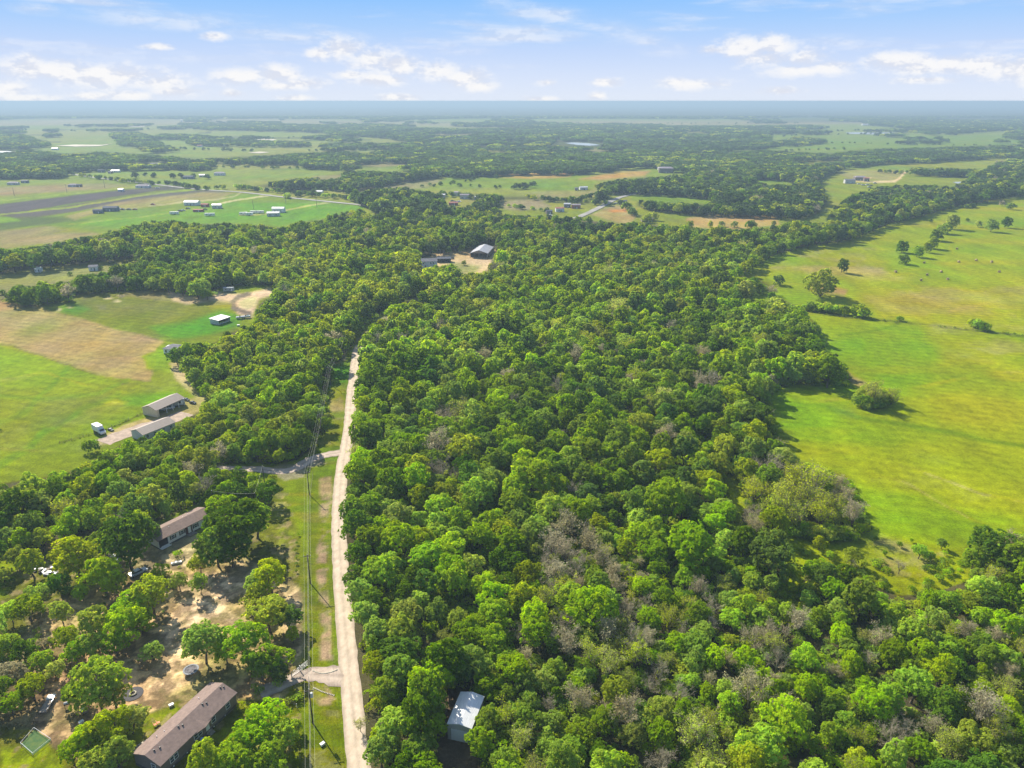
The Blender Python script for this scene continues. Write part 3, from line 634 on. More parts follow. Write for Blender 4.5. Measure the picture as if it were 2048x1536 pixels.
# ------------------------------------------------------------------ foliage materials
def leaf_mat(name, col, var=.2, trans=.55, hue=.009):
    m = bpy.data.materials.new(name); m.use_nodes = True; t = m.node_tree
    for n in list(t.nodes): t.nodes.remove(n)
    o = t.nodes.new('ShaderNodeOutputMaterial'); di = t.nodes.new('ShaderNodeBsdfDiffuse'); tr = t.nodes.new('ShaderNodeBsdfTranslucent'); mx = t.nodes.new('ShaderNodeMixShader')
    mx.inputs[0].default_value = trans; t.links.new(di.outputs[0], mx.inputs[1]); t.links.new(tr.outputs[0], mx.inputs[2]); t.links.new(mx.outputs[0], o.inputs[0])
    oi = t.nodes.new('ShaderNodeObjectInfo'); at = t.nodes.new('ShaderNodeAttribute'); at.attribute_name = 'tone'
    def mr(v, a, b, c=0., d=1.):
        n = t.nodes.new('ShaderNodeMapRange'); t.links.new(v, n.inputs[0]); n.inputs[1].default_value = c; n.inputs[2].default_value = d; n.inputs[3].default_value = a; n.inputs[4].default_value = b; return n.outputs[0]
    def mm(op, a, b):
        n = t.nodes.new('ShaderNodeMath'); n.operation = op
        for i, q in enumerate((a, b)):
            if isinstance(q, (int, float)): n.inputs[i].default_value = q
            else: t.links.new(q, n.inputs[i])
        return n.outputs[0]
    r = oi.outputs['Random']; r2 = mm('FRACT', mm('MULTIPLY', r, 17.31), 0); r3 = mm('FRACT', mm('MULTIPLY', r, 71.7), 0)
    hs = t.nodes.new('ShaderNodeHueSaturation'); hs.inputs['Color'].default_value = (*col, 1)
    t.links.new(mm('ADD', mr(r, .5 - hue, .5 + hue), mr(at.outputs['Fac'], -.008, .008)), hs.inputs['Hue'])
    t.links.new(mr(r3, .82, 1.08), hs.inputs['Saturation'])
    t.links.new(mm('MULTIPLY', mr(r2, 1 - var, 1 + var), mr(at.outputs['Fac'], .6, 1.4)), hs.inputs['Value'])
    t.links.new(hs.outputs[0], di.inputs[0])
    h2 = t.nodes.new('ShaderNodeHueSaturation'); h2.inputs['Hue'].default_value = .485; h2.inputs['Saturation'].default_value = 1.1; h2.inputs['Value'].default_value = 1.6
    t.links.new(hs.outputs[0], h2.inputs['Color']); t.links.new(h2.outputs[0], tr.inputs[0])
    return m
LEAF = {
 'dark':   leaf_mat('dark_green_leaves', (0.130, 0.232, 0.003)),
 'mid':    leaf_mat('mid_green_leaves', (0.240, 0.365, 0.002)),
 'bright': leaf_mat('bright_green_leaves', (0.32, 0.475, 0.002)),
 'olive':  leaf_mat('olive_green_leaves', (0.32, 0.40, 0.012)),
 'yellow': leaf_mat('yellow_green_leaves', (0.38, 0.47, 0.016)),
 'cool':   leaf_mat('blue_green_leaves', (0.12, 0.235, 0.010)),
 'deep':   leaf_mat('deep_green_leaves', (0.060, 0.112, 0.014), var=.28),
 'pine':   leaf_mat('grey_green_leaves', (0.085, 0.145, 0.030), var=.28),
 'brown':  leaf_mat('budding_brown_leaves', (0.35, 0.32, 0.17), hue=.012),
}
bark_m = mat('bark', (0.13, 0.10, 0.075), nscale=3, namt=.5)
twig_m = mat('bare_twigs', (0.44, 0.385, 0.26), nscale=.8, namt=.4)
twig_dark = mat('dark_twigs', (0.26, 0.225, 0.15), nscale=.8, namt=.4)

def rand_dirs(n, rs):
    v = rs.normal(size=(n, 3)); return v / np.linalg.norm(v, axis=1, keepdims=True)
def crown_np(R, H, zc, nl, nleaf, leaf, seed, lobe=.34, flat=1.0, low=-.35, ragged=.23):
    """cards on the surface of many small lobes"""
    rs = np.random.RandomState(seed)
    d = rand_dirs(nl * 6, rs); d = d[d[:, 2] > low][:nl]
    rad = .45 + .5 * rs.rand(len(d), 1) ** .6
    C = d * rad * np.array([R * .78, R * .78, H * .78])
    C[:, :2] *= 1 + .16 * np.cos(3 * np.arctan2(C[:, 1], C[:, 0]) + seed)[:, None]
    C[:, 0] *= rs.uniform(.85, 1.15); C += rs.normal(size=C.shape) * R * .05
    C[:, 2] += zc
    r = R * lobe * (.7 + .65 * rs.rand(len(C)))
    w = r ** 2; w /= w.sum()
    k = rs.choice(len(C), size=int(nleaf * 2.2), p=w)
    dd = rand_dirs(len(k), rs); dd[:, 2] = np.where(dd[:, 2] < -.3, -dd[:, 2], dd[:, 2])
    # leaves gather in tufts on each lobe
    sub = rand_dirs(len(C) * 14, rs).reshape(len(C), 14, 3); j = rs.randint(0, 14, len(k))
    dd = sub[k, j] * 1.0 + dd * .42 * rs.rand(len(k), 1) ** .5; dd /= np.linalg.norm(dd, axis=1, keepdims=True)
    dd[:, 2] = np.where(dd[:, 2] < -.45, -dd[:, 2], dd[:, 2])
    rr_ = 1 - ragged * .8 + 2.2 * ragged * rs.rand(len(C), 14)[k, j] + ragged * (rs.rand(len(k)) - .5)
    p = C[k] + dd * (r[k] * rr_)[:, None] * np.array([1, 1, flat])
    st = rs.rand(len(C), 14)[k, j]
    keep = np.ones(len(p), bool)
    for i in range(len(C)):
        keep &= ~((np.linalg.norm((p - C[i]), axis=1) < r[i] * .80) & (k != i))
    p, dd, k, st = p[keep][:nleaf], dd[keep][:nleaf], k[keep][:nleaf], st[keep][:nleaf]
    nrm = dd * .75 + rand_dirs(len(p), rs) * .75 + np.array([0, 0, .55]); nrm /= np.linalg.norm(nrm, axis=1, keepdims=True)
    a = np.cross(nrm, rand_dirs(len(p), rs)); a /= np.linalg.norm(a, axis=1, keepdims=True) + 1e-9; b = np.cross(nrm, a)
    s = leaf * (.6 + .8 * rs.rand(len(p)))[:, None]
    V = np.stack([p - a * s * .62, p - b * s * .38, p + a * s * .62, p + b * s * .38], 1)
    V += rs.normal(size=V.shape) * leaf * .07
    lt = rs.rand(len(C)); tone = np.clip(.35 * lt[k] + .4 * st + .25 * rs.rand(len(k)), 0, 1)
    return V.reshape(-1, 3), tone, C
def cards_mesh(name, V, tone, m):
    n = len(V) // 4
    me = mesh_np(name, V, np.arange(4 * n).reshape(n, 4), m)
    a = me.attributes.new('tone', 'FLOAT', 'FACE'); a.data.foreach_set('value', tone.astype(np.float32))
    return me
def tubes_np(segs, sides=4):
    """segs: list of (a,b,ra,rb)"""
    A = np.array([s[0] for s in segs]); B = np.array([s[1] for s in segs]); ra = np.array([s[2] for s in segs]); rb = np.array([s[3] for s in segs])
    d = B - A; d /= np.linalg.norm(d, axis=1, keepdims=True) + 1e-9
    up = np.where(np.abs(d[:, 2:3]) > .9, np.array([[1., 0, 0]]), np.array([[0, 0, 1.]]))
    u = np.cross(d, up); u /= np.linalg.norm(u, axis=1, keepdims=True) + 1e-9; w = np.cross(d, u)
    ring = []
    for c, r in ((A, ra), (B, rb)):
        for i in range(sides):
            t = 2 * math.pi * i / sides
            ring.append(c + (u * math.cos(t) + w * math.sin(t)) * r[:, None])
    V = np.stack(ring, 1).reshape(-1, 3); n = len(segs)
    f = np.array([[i, (i + 1) % sides, (i + 1) % sides + sides, i + sides] for i in range(sides)])
    Fc = (np.arange(n)[:, None, None] * 2 * sides + f[None]).reshape(-1, 4)
    return V, Fc
def trunk_np(C, zc, seed, tr=.22, fork=.42):
    rs = np.random.RandomState(seed); segs = []
    hf = zc * fork; lean = rs.normal(size=2) * .25
    p0 = np.array([0, 0, -.3]); p1 = np.array([lean[0] * .5, lean[1] * .5, hf * .55]); p2 = np.array([lean[0], lean[1], hf])
    segs += [(p0, p1, tr * 1.35, tr), (p1, p2, tr, tr * .85)]
    order = rs.permutation(len(C))[:9]
    for i in order:
        c = C[i]; mid = p2 * .45 + c * .55 + np.array([0, 0, -.35]) + rs.normal(size=3) * .2
        segs += [(p2, mid, tr * .55, tr * .32), (mid, c, tr * .32, tr * .12)]
        for _ in range(2):
            e = c + rand_dirs(1, rs)[0] * .9; segs.append((mid * .4 + c * .6, e, tr * .16, .02))
    return segs
def twig_tree(seed, h=8.5, R=4.0, nl=3, thick=.05, per=5):
    """bare branching tree: returns limb segs, twig segs, tips"""
    rs = np.random.RandomState(seed); limbs = []; twigs = []; tips = []
    z0 = h * .22; limbs.append((np.array([0, 0, -.3]), np.array([.1, 0, z0]), .26, .2))
    n = 7
    for i in range(n):
        a = 2 * math.pi * (i + rs.rand() * .6) / n; out = rs.uniform(.25, .95) if i else .05
        tip = np.array([math.cos(a) * R * out, math.sin(a) * R * out, h * rs.uniform(.78, 1.0) * (1 - .3 * out ** 2)])
        st = np.array([.1, 0, z0]); mid = st * .5 + tip * .5 + np.array([math.cos(a), math.sin(a), 0]) * R * .12 * out
        limbs += [(st, mid, .13, .085), (mid, tip, .085, .03)]
        for j in range(9):
            f = rs.uniform(.25, 1.0); b = (st + (mid - st) * f * 2) if f < .5 else (mid + (tip - mid) * (f * 2 - 1))
            d = (tip - st) / np.linalg.norm(tip - st) * .8 + rand_dirs(1, rs)[0] * .9 + np.array([0, 0, .35]); d /= np.linalg.norm(d)
            L = rs.uniform(1.2, 2.4) * R / 4; e = b + d * L
            twigs.append((b, e, thick * .8, thick * .4))
            for k in range(per):
                g = rs.uniform(.2, 1.0); bb = b + (e - b) * g
                dd = d * .7 + rand_dirs(1, rs)[0] * .8 + np.array([0, 0, .25]); dd /= np.linalg.norm(dd)
                L2 = rs.uniform(.6, 1.3) * R / 4; ee = bb + dd * L2; twigs.append((bb, ee, thick * .5, thick * .25)); tips.append(ee)
                for q in range(2):
                    b3 = bb + (ee - bb) * rs.uniform(.3, .95); d3 = dd * .6 + rand_dirs(1, rs)[0] * .8; d3 /= np.linalg.norm(d3)
                    twigs.append((b3, b3 + d3 * rs.uniform(.3, .75) * R / 4, thick * .36, thick * .2)); tips.append(b3 + d3 * .5)
    return limbs, twigs, np.array(tips)

# shapes: name -> (R,H/2,zc, lobes, lobe size)
SHAPES = [  # R, H, zc, nl, lobe, flat, low
 (4.3, 3.9, 4.7, 46, .24, .90, -.65),
 (4.4, 4.1, 4.8, 60, .20, .90, -.65),
 (4.0, 4.5, 5.0, 46, .24, .95, -.80),
 (4.6, 3.5, 4.6, 52, .22, .85, -.55),
 (3.6, 4.8, 5.2, 42, .26, 1.0, -.85),
 (4.5, 4.0, 4.7, 34, .29, .85, -.65),
 (4.4, 4.2, 4.8, 76, .18, .95, -.65),
]
NEARC = {}; TRUNKS = {}; MIDC = {}; FARC = {}
def joined(name, parts):
    """one mesh out of (V,F,tone or None) with materials, for the far woodland"""
    Vs = []; Fs = []; mi = []; tn = []; off = 0; ms = []
    for (V, Fc, tone, m) in parts:
        Vs.append(V); Fs.append(Fc + off); off += len(V); mi.append(np.full(len(Fc), len(ms))); ms.append(m); tn.append(tone if tone is not None else np.full(len(Fc), .5))
    me = mesh_np(name, np.concatenate(Vs), np.concatenate(Fs)); [me.materials.append(m) for m in ms]
    me.polygons.foreach_set('material_index', np.concatenate(mi).astype(np.int32))
    a = me.attributes.new('tone', 'FLOAT', 'FACE'); a.data.foreach_set('value', np.concatenate(tn).astype(np.float32))
    return me
shape_data = {}
for si, (R, H, zc, nl, lb, fl, lo) in enumerate(SHAPES):
    V, tone, C = crown_np(R, H, zc, nl, 5800, .38, 100 + si, lb, fl, lo)
    tv, tf = tubes_np(trunk_np(C, zc, 50 + si))
    shape_data[si] = (V, tone, tv, tf)
    TRUNKS[si] = mesh_np('trunk', tv, tf, bark_m)
    for c in LEAF: NEARC[si, c] = cards_mesh('crown', V, tone, LEAF[c])
BARE = {}
for bi in range(4):
    lim, tw, tips = twig_tree(300 + bi, 8.5 + bi * .4, 4.2, per=6)
    lv, lf = tubes_np(lim, 5); wv, wf_ = tubes_np(tw, 3)
    rs = np.random.RandomState(bi)
    BARE[bi] = (lv, lf, wv, wf_, tips)
def bud_cards(tips, n, size, seed):
    rs = np.random.RandomState(seed); p = tips[rs.choice(len(tips), n)] + rs.normal(size=(n, 3)) * .28
    nr_ = rand_dirs(n, rs); a = np.cross(nr_, rand_dirs(n, rs)); a /= np.linalg.norm(a, axis=1, keepdims=True) + 1e-9; b = np.cross(nr_, a); s = size * (.6 + .8 * rs.rand(n, 1))
    return np.stack([p - a * s * .6, p - b * s * .4, p + a * s * .6, p + b * s * .4], 1).reshape(-1, 3), rs.rand(n)
BARE_TR = {}; BARE_CR = {}
for bi in range(4):
    lv, lf, wv, wf_, tips = BARE[bi]
    BARE_TR[bi] = mesh_np('trunk', lv, lf, twig_m if bi % 2 else bark_m)
    for kind, (nb, lm) in {'grey': (0, None), 'bud': (1500, 'brown'), 'budyellow': (1900, 'yellow'), 'budolive': (2000, 'olive')}.items():
        parts = [(wv, wf_, None, twig_m if kind != 'budolive' else twig_dark)]
        if nb:
            bv, bt = bud_cards(tips, nb, .26, bi); n = len(bv) // 4; parts.append((bv, np.arange(4 * n).reshape(n, 4), bt, LEAF[lm]))
        BARE_CR[bi, kind] = joined('crown', parts)

# low-detail versions for the far woods (never linked one by one)
lib = bpy.data.collections.new('woodland_kinds')
PID = {}
def reg(key, me):
    o = bpy.data.objects.new('tree_kind_%03d' % len(PID), me); lib.objects.link(o); PID[key] = len(PID)
for si in range(len(SHAPES)):
    V, tone, tv, tf = shape_data[si]
    for c in LEAF:
        n = len(V) // 4; reg(('n', si, c), joined('leafy_tree', [(V, np.arange(4*n).reshape(n, 4), tone, LEAF[c]), (tv, tf, None, bark_m)]))
for si in (0, 1, 2, 4, 5):
    R, H, zc, nl, lb, fl, lo = SHAPES[si]
    V, tone, C = crown_np(R, H, zc, nl, 1500, .72, 200 + si, lb * 1.05, fl, lo)
    tv, tf = tubes_np(trunk_np(C, zc, 60 + si)[:12], 3)
    for c in LEAF:
        n = len(V) // 4; reg(('m', si, c), joined('leafy_tree', [(V, np.arange(4*n).reshape(n, 4), tone, LEAF[c]), (tv, tf, None, bark_m)]))
for bi in range(4):
    lv, lf, wv, wf_, tips = BARE[bi]
    for kind, lm in (('bud', 'brown'), ('budyellow', 'yellow'), ('budolive', 'olive'), ('grey', 'brown')):
        bv, bt = bud_cards(tips, 900 if kind != 'grey' else 160, .34, bi); n = len(bv) // 4
        reg(('b', bi, kind), joined('bare_tree', [(wv, wf_, None, twig_m if kind != 'budolive' else twig_dark), (bv, np.arange(4*n).reshape(n, 4), bt, LEAF[lm]), (lv, lf, None, bark_m)]))
for si, (R, H, zc, nl, lb, fl, lo) in enumerate(((4.4, 3.7, 4.8, 14, .38, .8, -.6), (4.0, 4.3, 5.0, 12, .42, .9, -.7))):
    V, tone, C = crown_np(R, H, zc, nl, 420, 1.35, 400 + si, lb, fl, lo)
    tv, tf = tubes_np([(np.array([0, 0, -.3]), np.array([0, 0, 4.]), .3, .25)], 3)
    for c in LEAF:
        n = len(V) // 4; reg(('f', si, c), joined('leafy_tree', [(V, np.arange(4*n).reshape(n, 4), tone, LEAF[c]), (tv, tf, None, bark_m)]))
for ci in range(3):      # a stand of several crowns, for woods beyond 1.3 km
    rs = np.random.RandomState(500 + ci); Vs = []; Ts = []
    for q in range(8):
        a = rs.rand() * 6.28; rr = rs.rand() ** .5 * 13; R = rs.uniform(3.4, 6.6)
        V, tone, C = crown_np(R, R * .8, rs.uniform(4.2, 6), 8, 150, 2.3, 600 + ci * 10 + q, .5, .8, -.3)
        V = V + np.array([math.cos(a) * rr, math.sin(a) * rr, 0]); Vs.append(V); Ts.append(np.clip(tone * .4 + rs.rand() * .9 - .15, 0, 1))
    V = np.concatenate(Vs); tone = np.concatenate(Ts)
    for c in ('deep', 'pine', 'dark', 'olive'):
        n = len(V) // 4; reg(('c', ci, c), joined('woodland_stand', [(V, np.arange(4*n).reshape(n, 4), tone, LEAF[c])]))

# ------------------------------------------------------------------ tree positions
trees = []     # dict(x,y,s,rot,type,col,key)
grid = {}
def put(x, y, s, typ, col, hand=False, sz=1.0, why=None):
    r = 4.3 * s
    trees.append(dict(x=x, y=y, s=s, sz=sz, typ=typ, col=col, hand=hand, rot=rnd.uniform(0, 6.28), why=why))
    grid.setdefault((int(x // 8), int(y // 8)), []).append((x, y, r))
def clear(x, y, r, f=.70):
    gx, gy = int(x // 8), int(y // 8)
    for i in (-2, -1, 0, 1, 2):
        for j in (-2, -1, 0, 1, 2):
            for (a, b, q) in grid.get((gx + i, gy + j), ()):
                if (a - x) ** 2 + (b - y) ** 2 < ((q + r) * f) ** 2: return False
    return True
def hand(px, py, w, col, typ='leafy', tall=1.0, why=None):
    """crown centre at source pixel, crown width in source pixels"""
    hc = 4.8
    for _ in range(4):
        s = (w / scale_at(py, hc)) / 9.6; hc = 4.9 * s * tall
    p = P(px, py, hc)
    put(p.x, p.y, s, typ, col, True, tall, why); trees[-1]['sink'] = 1.7 if (px > 1500 and py < 1000 or py < 620) else 0.0
HAND = [  # yard of the two near homes, back to front
 (250,1078,135,'dark'),(205,1085,70,'mid'),(300,1062,60,'dark'),(475,1050,125,'dark'),(430,1092,95,'dark'),(510,1042,80,'mid'),(425,1055,60,'dark'),(460,1105,70,'cool'),(398,1126,48,'olive'),
 (150,1112,100,'yellow'),(62,1128,66,'olive'),(30,1112,50,'olive'),(75,1190,58,'bright'),(118,1168,62,'cool'),(162,1184,42,'bright'),(205,1148,95,'bright'),(230,1165,60,'olive'),
 (320,1142,36,'bright'),(357,1162,42,'yellow'),(398,1167,48,'mid'),(300,1190,100,'olive'),(262,1215,80,'bright'),(250,1250,95,'mid'),(190,1252,85,'olive'),(120,1222,58,'yellow'),(55,1215,64,'olive'),(20,1222,56,'mid'),
 (15,1290,66,'mid'),(45,1305,60,'dark'),(78,1322,54,'bright'),(62,1375,66,'olive'),(20,1405,60,'dark'),(25,1345,60,'brown'),(130,1275,62,'olive'),(180,1290,70,'mid'),(230,1285,66,'mid'),(150,1305,55,'bright'),(280,1245,60,'mid'),
 (190,1362,125,'bright'),(225,1385,80,'olive'),(150,1385,60,'mid'),(303,1302,44,'mid'),(405,1285,105,'bright'),(490,1285,105,'bright'),(450,1300,60,'mid'),(535,1225,95,'olive'),(510,1195,60,'olive'),(540,1150,88,'olive'),(510,1165,60,'bright'),(575,1235,60,'dark'),
 (545,1320,75,'mid'),(520,1330,60,'dark'),(560,1345,52,'dark'),(585,1270,40,'olive'),
 (215,1460,100,'olive'),(175,1480,80,'bright'),(260,1440,70,'olive'),(140,1500,62,'bright'),(235,1510,80,'mid'),(190,1520,70,'olive'),
 (535,1440,105,'bright'),(565,1470,80,'bright'),(500,1480,100,'bright'),(470,1520,100,'bright'),(540,1520,90,'mid'),(410,1525,95,'olive'),(592,1452,34,'bright'),
 (5,1150,36,'olive'),(-20,1250,70,'mid'),(-25,1380,80,'dark'),(110,1340,50,'olive'),(90,1290,45,'brown'),
 # verge strip
 (655,835,26,'olive'),(648,848,36,'mid'),(545,958,26,'olive'),
 # named trees of the east woods
 (1378,1088,112,'bright'),(1310,1060,70,'mid'),(1330,1000,120,'mid'),(1375,985,60,'bright'),(1275,1010,80,'mid'),(1545,1108,110,'dark'),(1490,1090,80,'dark'),(1505,1150,44,'mid'),
 (1185,1215,120,'bright'),(1215,1200,60,'bright'),(1065,950,110,'mid'),(1030,975,80,'bright'),(990,1045,70,'mid'),(930,895,80,'olive'),(1990,1090,90,'dark'),(1950,1115,60,'mid'),(2035,1120,80,'mid'),
 (1570,1440,120,'bright'),(1610,1375,70,'bright'),(1650,1155,70,'dark'),(1695,1150,60,'dark'),(1628,1140,55,'mid'),(1720,1200,90,'mid'),(1520,1490,110,'bright'),(870,1220,60,'mid'),(935,1265,75,'mid'),(915,1240,60,'olive'),
 (800,1260,80,'olive'),(750,1330,70,'olive'),(800,1340,90,'mid'),(770,1380,70,'bright'),(985,1400,54,'dark'),(960,1490,75,'bright'),(1100,1500,60,'bright'),(1050,1440,70,'mid'),(860,1370,110,'bright'),(790,1450,90,'bright'),(760,1500,90,'bright'),(840,1500,80,'mid'),
 (1490,1320,60,'bright'),(1700,1300,60,'mid'),(1830,1370,90,'bright'),(1900,1300,70,'mid'),
 # meadow
 (1646,556,76,'olive'),(1687,528,34,'dark'),(1557,556,28,'cool'),(1806,490,30,'dark'),(1838,500,28,'mid'),(1808,515,26,'dark'),(1866,482,30,'mid'),(1874,466,30,'dark'),(1890,452,30,'mid'),(1908,440,36,'olive'),(1856,492,26,'olive'),
 (1936,438,10,'dark'),(1958,445,18,'olive'),(1985,446,34,'mid'),(2014,442,26,'dark'),(2022,410,17,'dark'),(2005,405,14,'brown'),(1862,440,9,'dark'),(1740,436,26,'olive'),(1733,446,18,'cool'),(1745,777,52,'olive'),(1722,785,40,'olive'),(1770,782,38,'olive'),
 (1545,590,22,'cool'),(1497,606,30,'cool'),
 (895,1345,80,'mid'),(925,1330,80,'dark'),(880,1310,60,'bright'),(996,514,24,'mid'),(986,534,22,'dark'),(928,524,13,'olive'),(866,544,26,'olive'),(846,550,24,'olive'),(906,546,22,'mid'),(955,556,24,'mid'),(1885,1086,26,'mid'),(1752,1078,12,'mid'),(1824,1080,10,'mid'),(1903,1140,16,'mid'),(1840,1102,36,'bright'),(1800,1088,14,'mid'),(1862,1110,20,'bright'),(1770,1105,14,'mid'),(1660,1110,22,'bright'),(1640,1085,34,'olive'),(1705,1112,44,'olive'),
 # left fields and hedge
 (3,582,14,'dark'),(40,574,22,'dark'),(58,592,40,'cool'),(38,588,26,'cool'),(100,578,34,'mid'),(120,572,34,'dark'),(84,568,26,'mid'),(75,580,30,'mid'),(50,600,26,'cool'),(110,590,30,'cool'),(140,546,10,'dark'),(201,534,10,'dark'),(295,518,7,'dark'),(1,860,6,'dark'),(4,742,0.1,'dark'),
 (85,512,30,'mid'),(130,490,24,'cool'),(2,505,30,'cool'),(100,493,6,'dark'),
 # farm yard trees
 (352,712,38,'cool'),(380,716,34,'cool'),(372,706,26,'mid'),
]
for h in HAND:
    if h[0] < 610 and h[1] > 1130 and rnd.random() < .6: h = (h[0], h[1], h[2], {'mid': 'bright', 'dark': 'mid', 'olive': 'yellow', 'cool': 'bright'}.get(h[3], h[3]))
    if h[2] > 1: hand(h[0], h[1], h[2], h[3])
for (x, y, s_, t_, c_) in ((-17.2,118.5,1.0,1.4,'mid'),(-14.5,126.5,1.1,1.35,'dark'),(-19,112,.9,1.3,'dark'),(-8.5,128,.9,1.2,'mid')): put(x, y, s_, 'leafy', c_, True, t_)
HAND_BARE = [(1635,955,80,'budyellow'),(1600,985,90,'budolive'),(1560,1000,70,'budolive'),(1660,1010,60,'budolive'),(1690,990,50,'bud'),(1590,1030,70,'budolive'),(1640,1035,60,'budolive'),(1745,785,60,'budolive'),(1785,790,40,'budolive'),
 (1800,1135,30,'grey'),(1705,1130,26,'grey'),(1555,1320,60,'grey'),(1500,1380,90,'bud'),(1965,1420,90,'bud'),(1975,1430,60,'grey'),(1180,1090,60,'bud'),(1130,1110,60,'bud'),(1200,1120,60,'bud'),(1150,1140,56,'grey'),(1225,1150,50,'bud'),(1100,1180,50,'grey'),(1260,1230,50,'grey'),
 (1290,1210,46,'grey'),(1355,1395,70,'grey'),(1300,1370,50,'grey'),(1400,1180,50,'bud'),(1420,1215,50,'grey'),(1180,1310,60,'budyellow'),(1220,1330,70,'budyellow'),(1235,1300,50,'budyellow'),(1390,1470,90,'budyellow'),(1420,1440,60,'budyellow'),(1700,1415,40,'budyellow'),
 (880,940,60,'grey'),(910,950,40,'grey'),(1120,880,40,'grey'),(1145,980,46,'grey'),(960,800,30,'grey'),(970,715,40,'bud'),(1090,705,30,'bud'),(1230,640,30,'grey'),(1840,1250,40,'grey'),(1900,1260,46,'budyellow'),(1930,1265,50,'bud'),
 (1900,800,0.1,'grey'),(2005,404,12,'grey'),(1870,1460,60,'bud'),(1990,1460,60,'budyellow'),(1560,885,30,'grey'),(1540,760,36,'bud'),(1100,1415,50,'grey'),(1210,1420,40,'bud'),(810,1290,0.1,'grey'),(720,1450,34,'budyellow'),(1540,560,0.1,'grey'),(1545,578,24,'bud')]
for h in HAND_BARE:
    if h[2] > 1: hand(h[0], h[1], h[2], h[3], 'bare')

# keep-clear rectangles are the footprints of roofs seen through the canopy
HOUSE_PX = [[(255,1510),(255,1480),(425,1352),(490,1372),(490,1400),(330,1560),(270,1560)],
            [(308,1090),(308,1045),(400,1003),(435,1020),(430,1045),(322,1112)],
            [(284,832),(284,806),(345,786),(372,792),(372,812),(318,842)],
            [(225,888),(258,855),(335,828),(348,838),(345,862),(300,880),(262,890)],
            SHED_ROOM, [(318,718),(318,680),(362,680),(362,700),(345,718)], [(838,545),(838,512),(885,512),(885,530),(860,545)], [(930,520),(970,485),(1010,490),(990,518),(985,540),(930,530)],
            [(345,1095),(345,1140),(300,1150),(215,1145),(215,1105),(300,1095)], [(60,1120),(120,1120),(120,1155),(60,1155)],
            [(425,925),(520,928),(560,932),(600,908),(640,898),(692,893),(692,926),(640,928),(604,950),(560,962),(515,958),(425,952)]]
ROAD_W = [P(x, y) for x, y in [(750,1760),(736,1650),(716,1536),(698,1336),(682,1152),(677,1045),(681,960),(690,905),(698,860),(702,800),(709,735),(714,700),(735,665),(775,632),(830,603),(900,575)]]
road_xy = [(p.x, p.y) for p in ROAD_W]
HW = [(880,395,0)]
# candidate crowns up to 1.3 km
def region_mix(px, py, x, y):
    """type and colour weights by the part of the woods"""
    n = vnoise(x / 28.0, y / 28.0)
    if py < near_top_y(px): return {'deep': 4, 'pine': 4, 'dark': 3, 'olive': 1.5}, .02
    if py < 500: return {'dark': 4, 'mid': 3, 'olive': 3, 'pine': 3, 'cool': 1}, .02
    east = px > np.interp(py, [440, 600, 700, 1536], [1250, 860, 700, 690])
    if not east:
        if py > 900: return {'mid': 5, 'dark': 3, 'bright': 3, 'olive': 3, 'yellow': 1, 'cool': 1}, .06
        if py > 640: return {'olive': 5, 'mid': 5, 'dark': 2.5, 'cool': 1.2, 'bright': 1.4}, .02
        if px < 420: return {'cool': 5, 'mid': 3, 'dark': 3, 'olive': 1.5}, .03
        return {'olive': 6, 'mid': 4, 'dark': 2, 'cool': 1.2, 'bright': 1, 'yellow': .5}, .02
    if 1500 < px < 1735 and 930 < py < 1070: return {'olive': 4, 'mid': 1}, .8
    if 1040 < px < 1300 and 1040 < py < 1330: return {'olive': 4, 'mid': 3, 'bright': 1.5}, .58
    if 1250 < px < 1520 and py > 1300: return {'mid': 5, 'olive': 3, 'bright': 3}, .40
    if px > 1250 and py > 1150:
        return {'mid': 6, 'bright': 6, 'dark': 1.5, 'olive': 2.2, 'yellow': .7, 'cool': .5}, (.07 if px > 1550 else .12) + .14 * (n > .58)
    if px > 1400 and 820 < py < 1060: return {'mid': 5, 'dark': 2, 'bright': 2, 'olive': 3}, .16
    if py > 620: return {'mid': 7, 'dark': 3.5, 'bright': 4.5, 'olive': 1.2, 'cool': 1, 'yellow': .25}, .02 + .10 * (n > .66)
    if px > 1500: return {'mid': 4, 'dark': 3, 'olive': 3, 'brown': .7, 'cool': 2}, .07
    return {'mid': 5, 'olive': 3, 'dark': 3, 'cool': 2, 'bright': 1.4}, .02
def choose(wts, at=None):
    wts = dict(wts)
    if at:
        for i, q in enumerate(sorted(wts)): wts[q] *= math.exp(3.6 * (float(vnoise(at[0] / 26. + 31 * i, at[1] / 38. + 13 * i)) - .5))
    k = list(wts); t = rnd.random() * sum(wts.values())
    for q in k:
        t -= wts[q]
        if t <= 0: return q
    return k[-1]
N = 160000
ys_ = 86 + (RS.rand(N) ** .62) * (1350 - 86)
half = (ys_ * cp + 120 * sp) * (1024 / F) * 1.22 + 25
xs_ = (RS.rand(N) * 2 - 1) * half
big_ = fbm(xs_ / 60., ys_ / 60., 2)
rad_ = np.where((xs_ > 20) & (ys_ < 170) & (xs_ > 35 - (ys_ - 110) * .2), .78, 1.0) * (1 + .36 * np.clip((ys_ - 180) / 250, 0, 1)) * .93 * (2.1 + 3.3 * np.clip(.55 * RS.rand(N) ** 1.2 + .75 * np.clip((big_ - .25) * 2, 0, 1) * RS.rand(N), 0, 1))
cpx, cpy, dep = proj(xs_, ys_, 4.9 * rad_ / 4.3)
jx = cpx; jy = cpy
ok = is_wood(jx, jy) & (dep > 40)
tx_, ty_, _ = proj(xs_, ys_, 8.6 * rad_ / 4.3)
okt = is_wood(tx_, ty_ + 1.0)
bx_, by_, _ = proj(xs_, ys_, 1.3 * rad_ / 4.3); okt &= is_wood(bx_, by_)
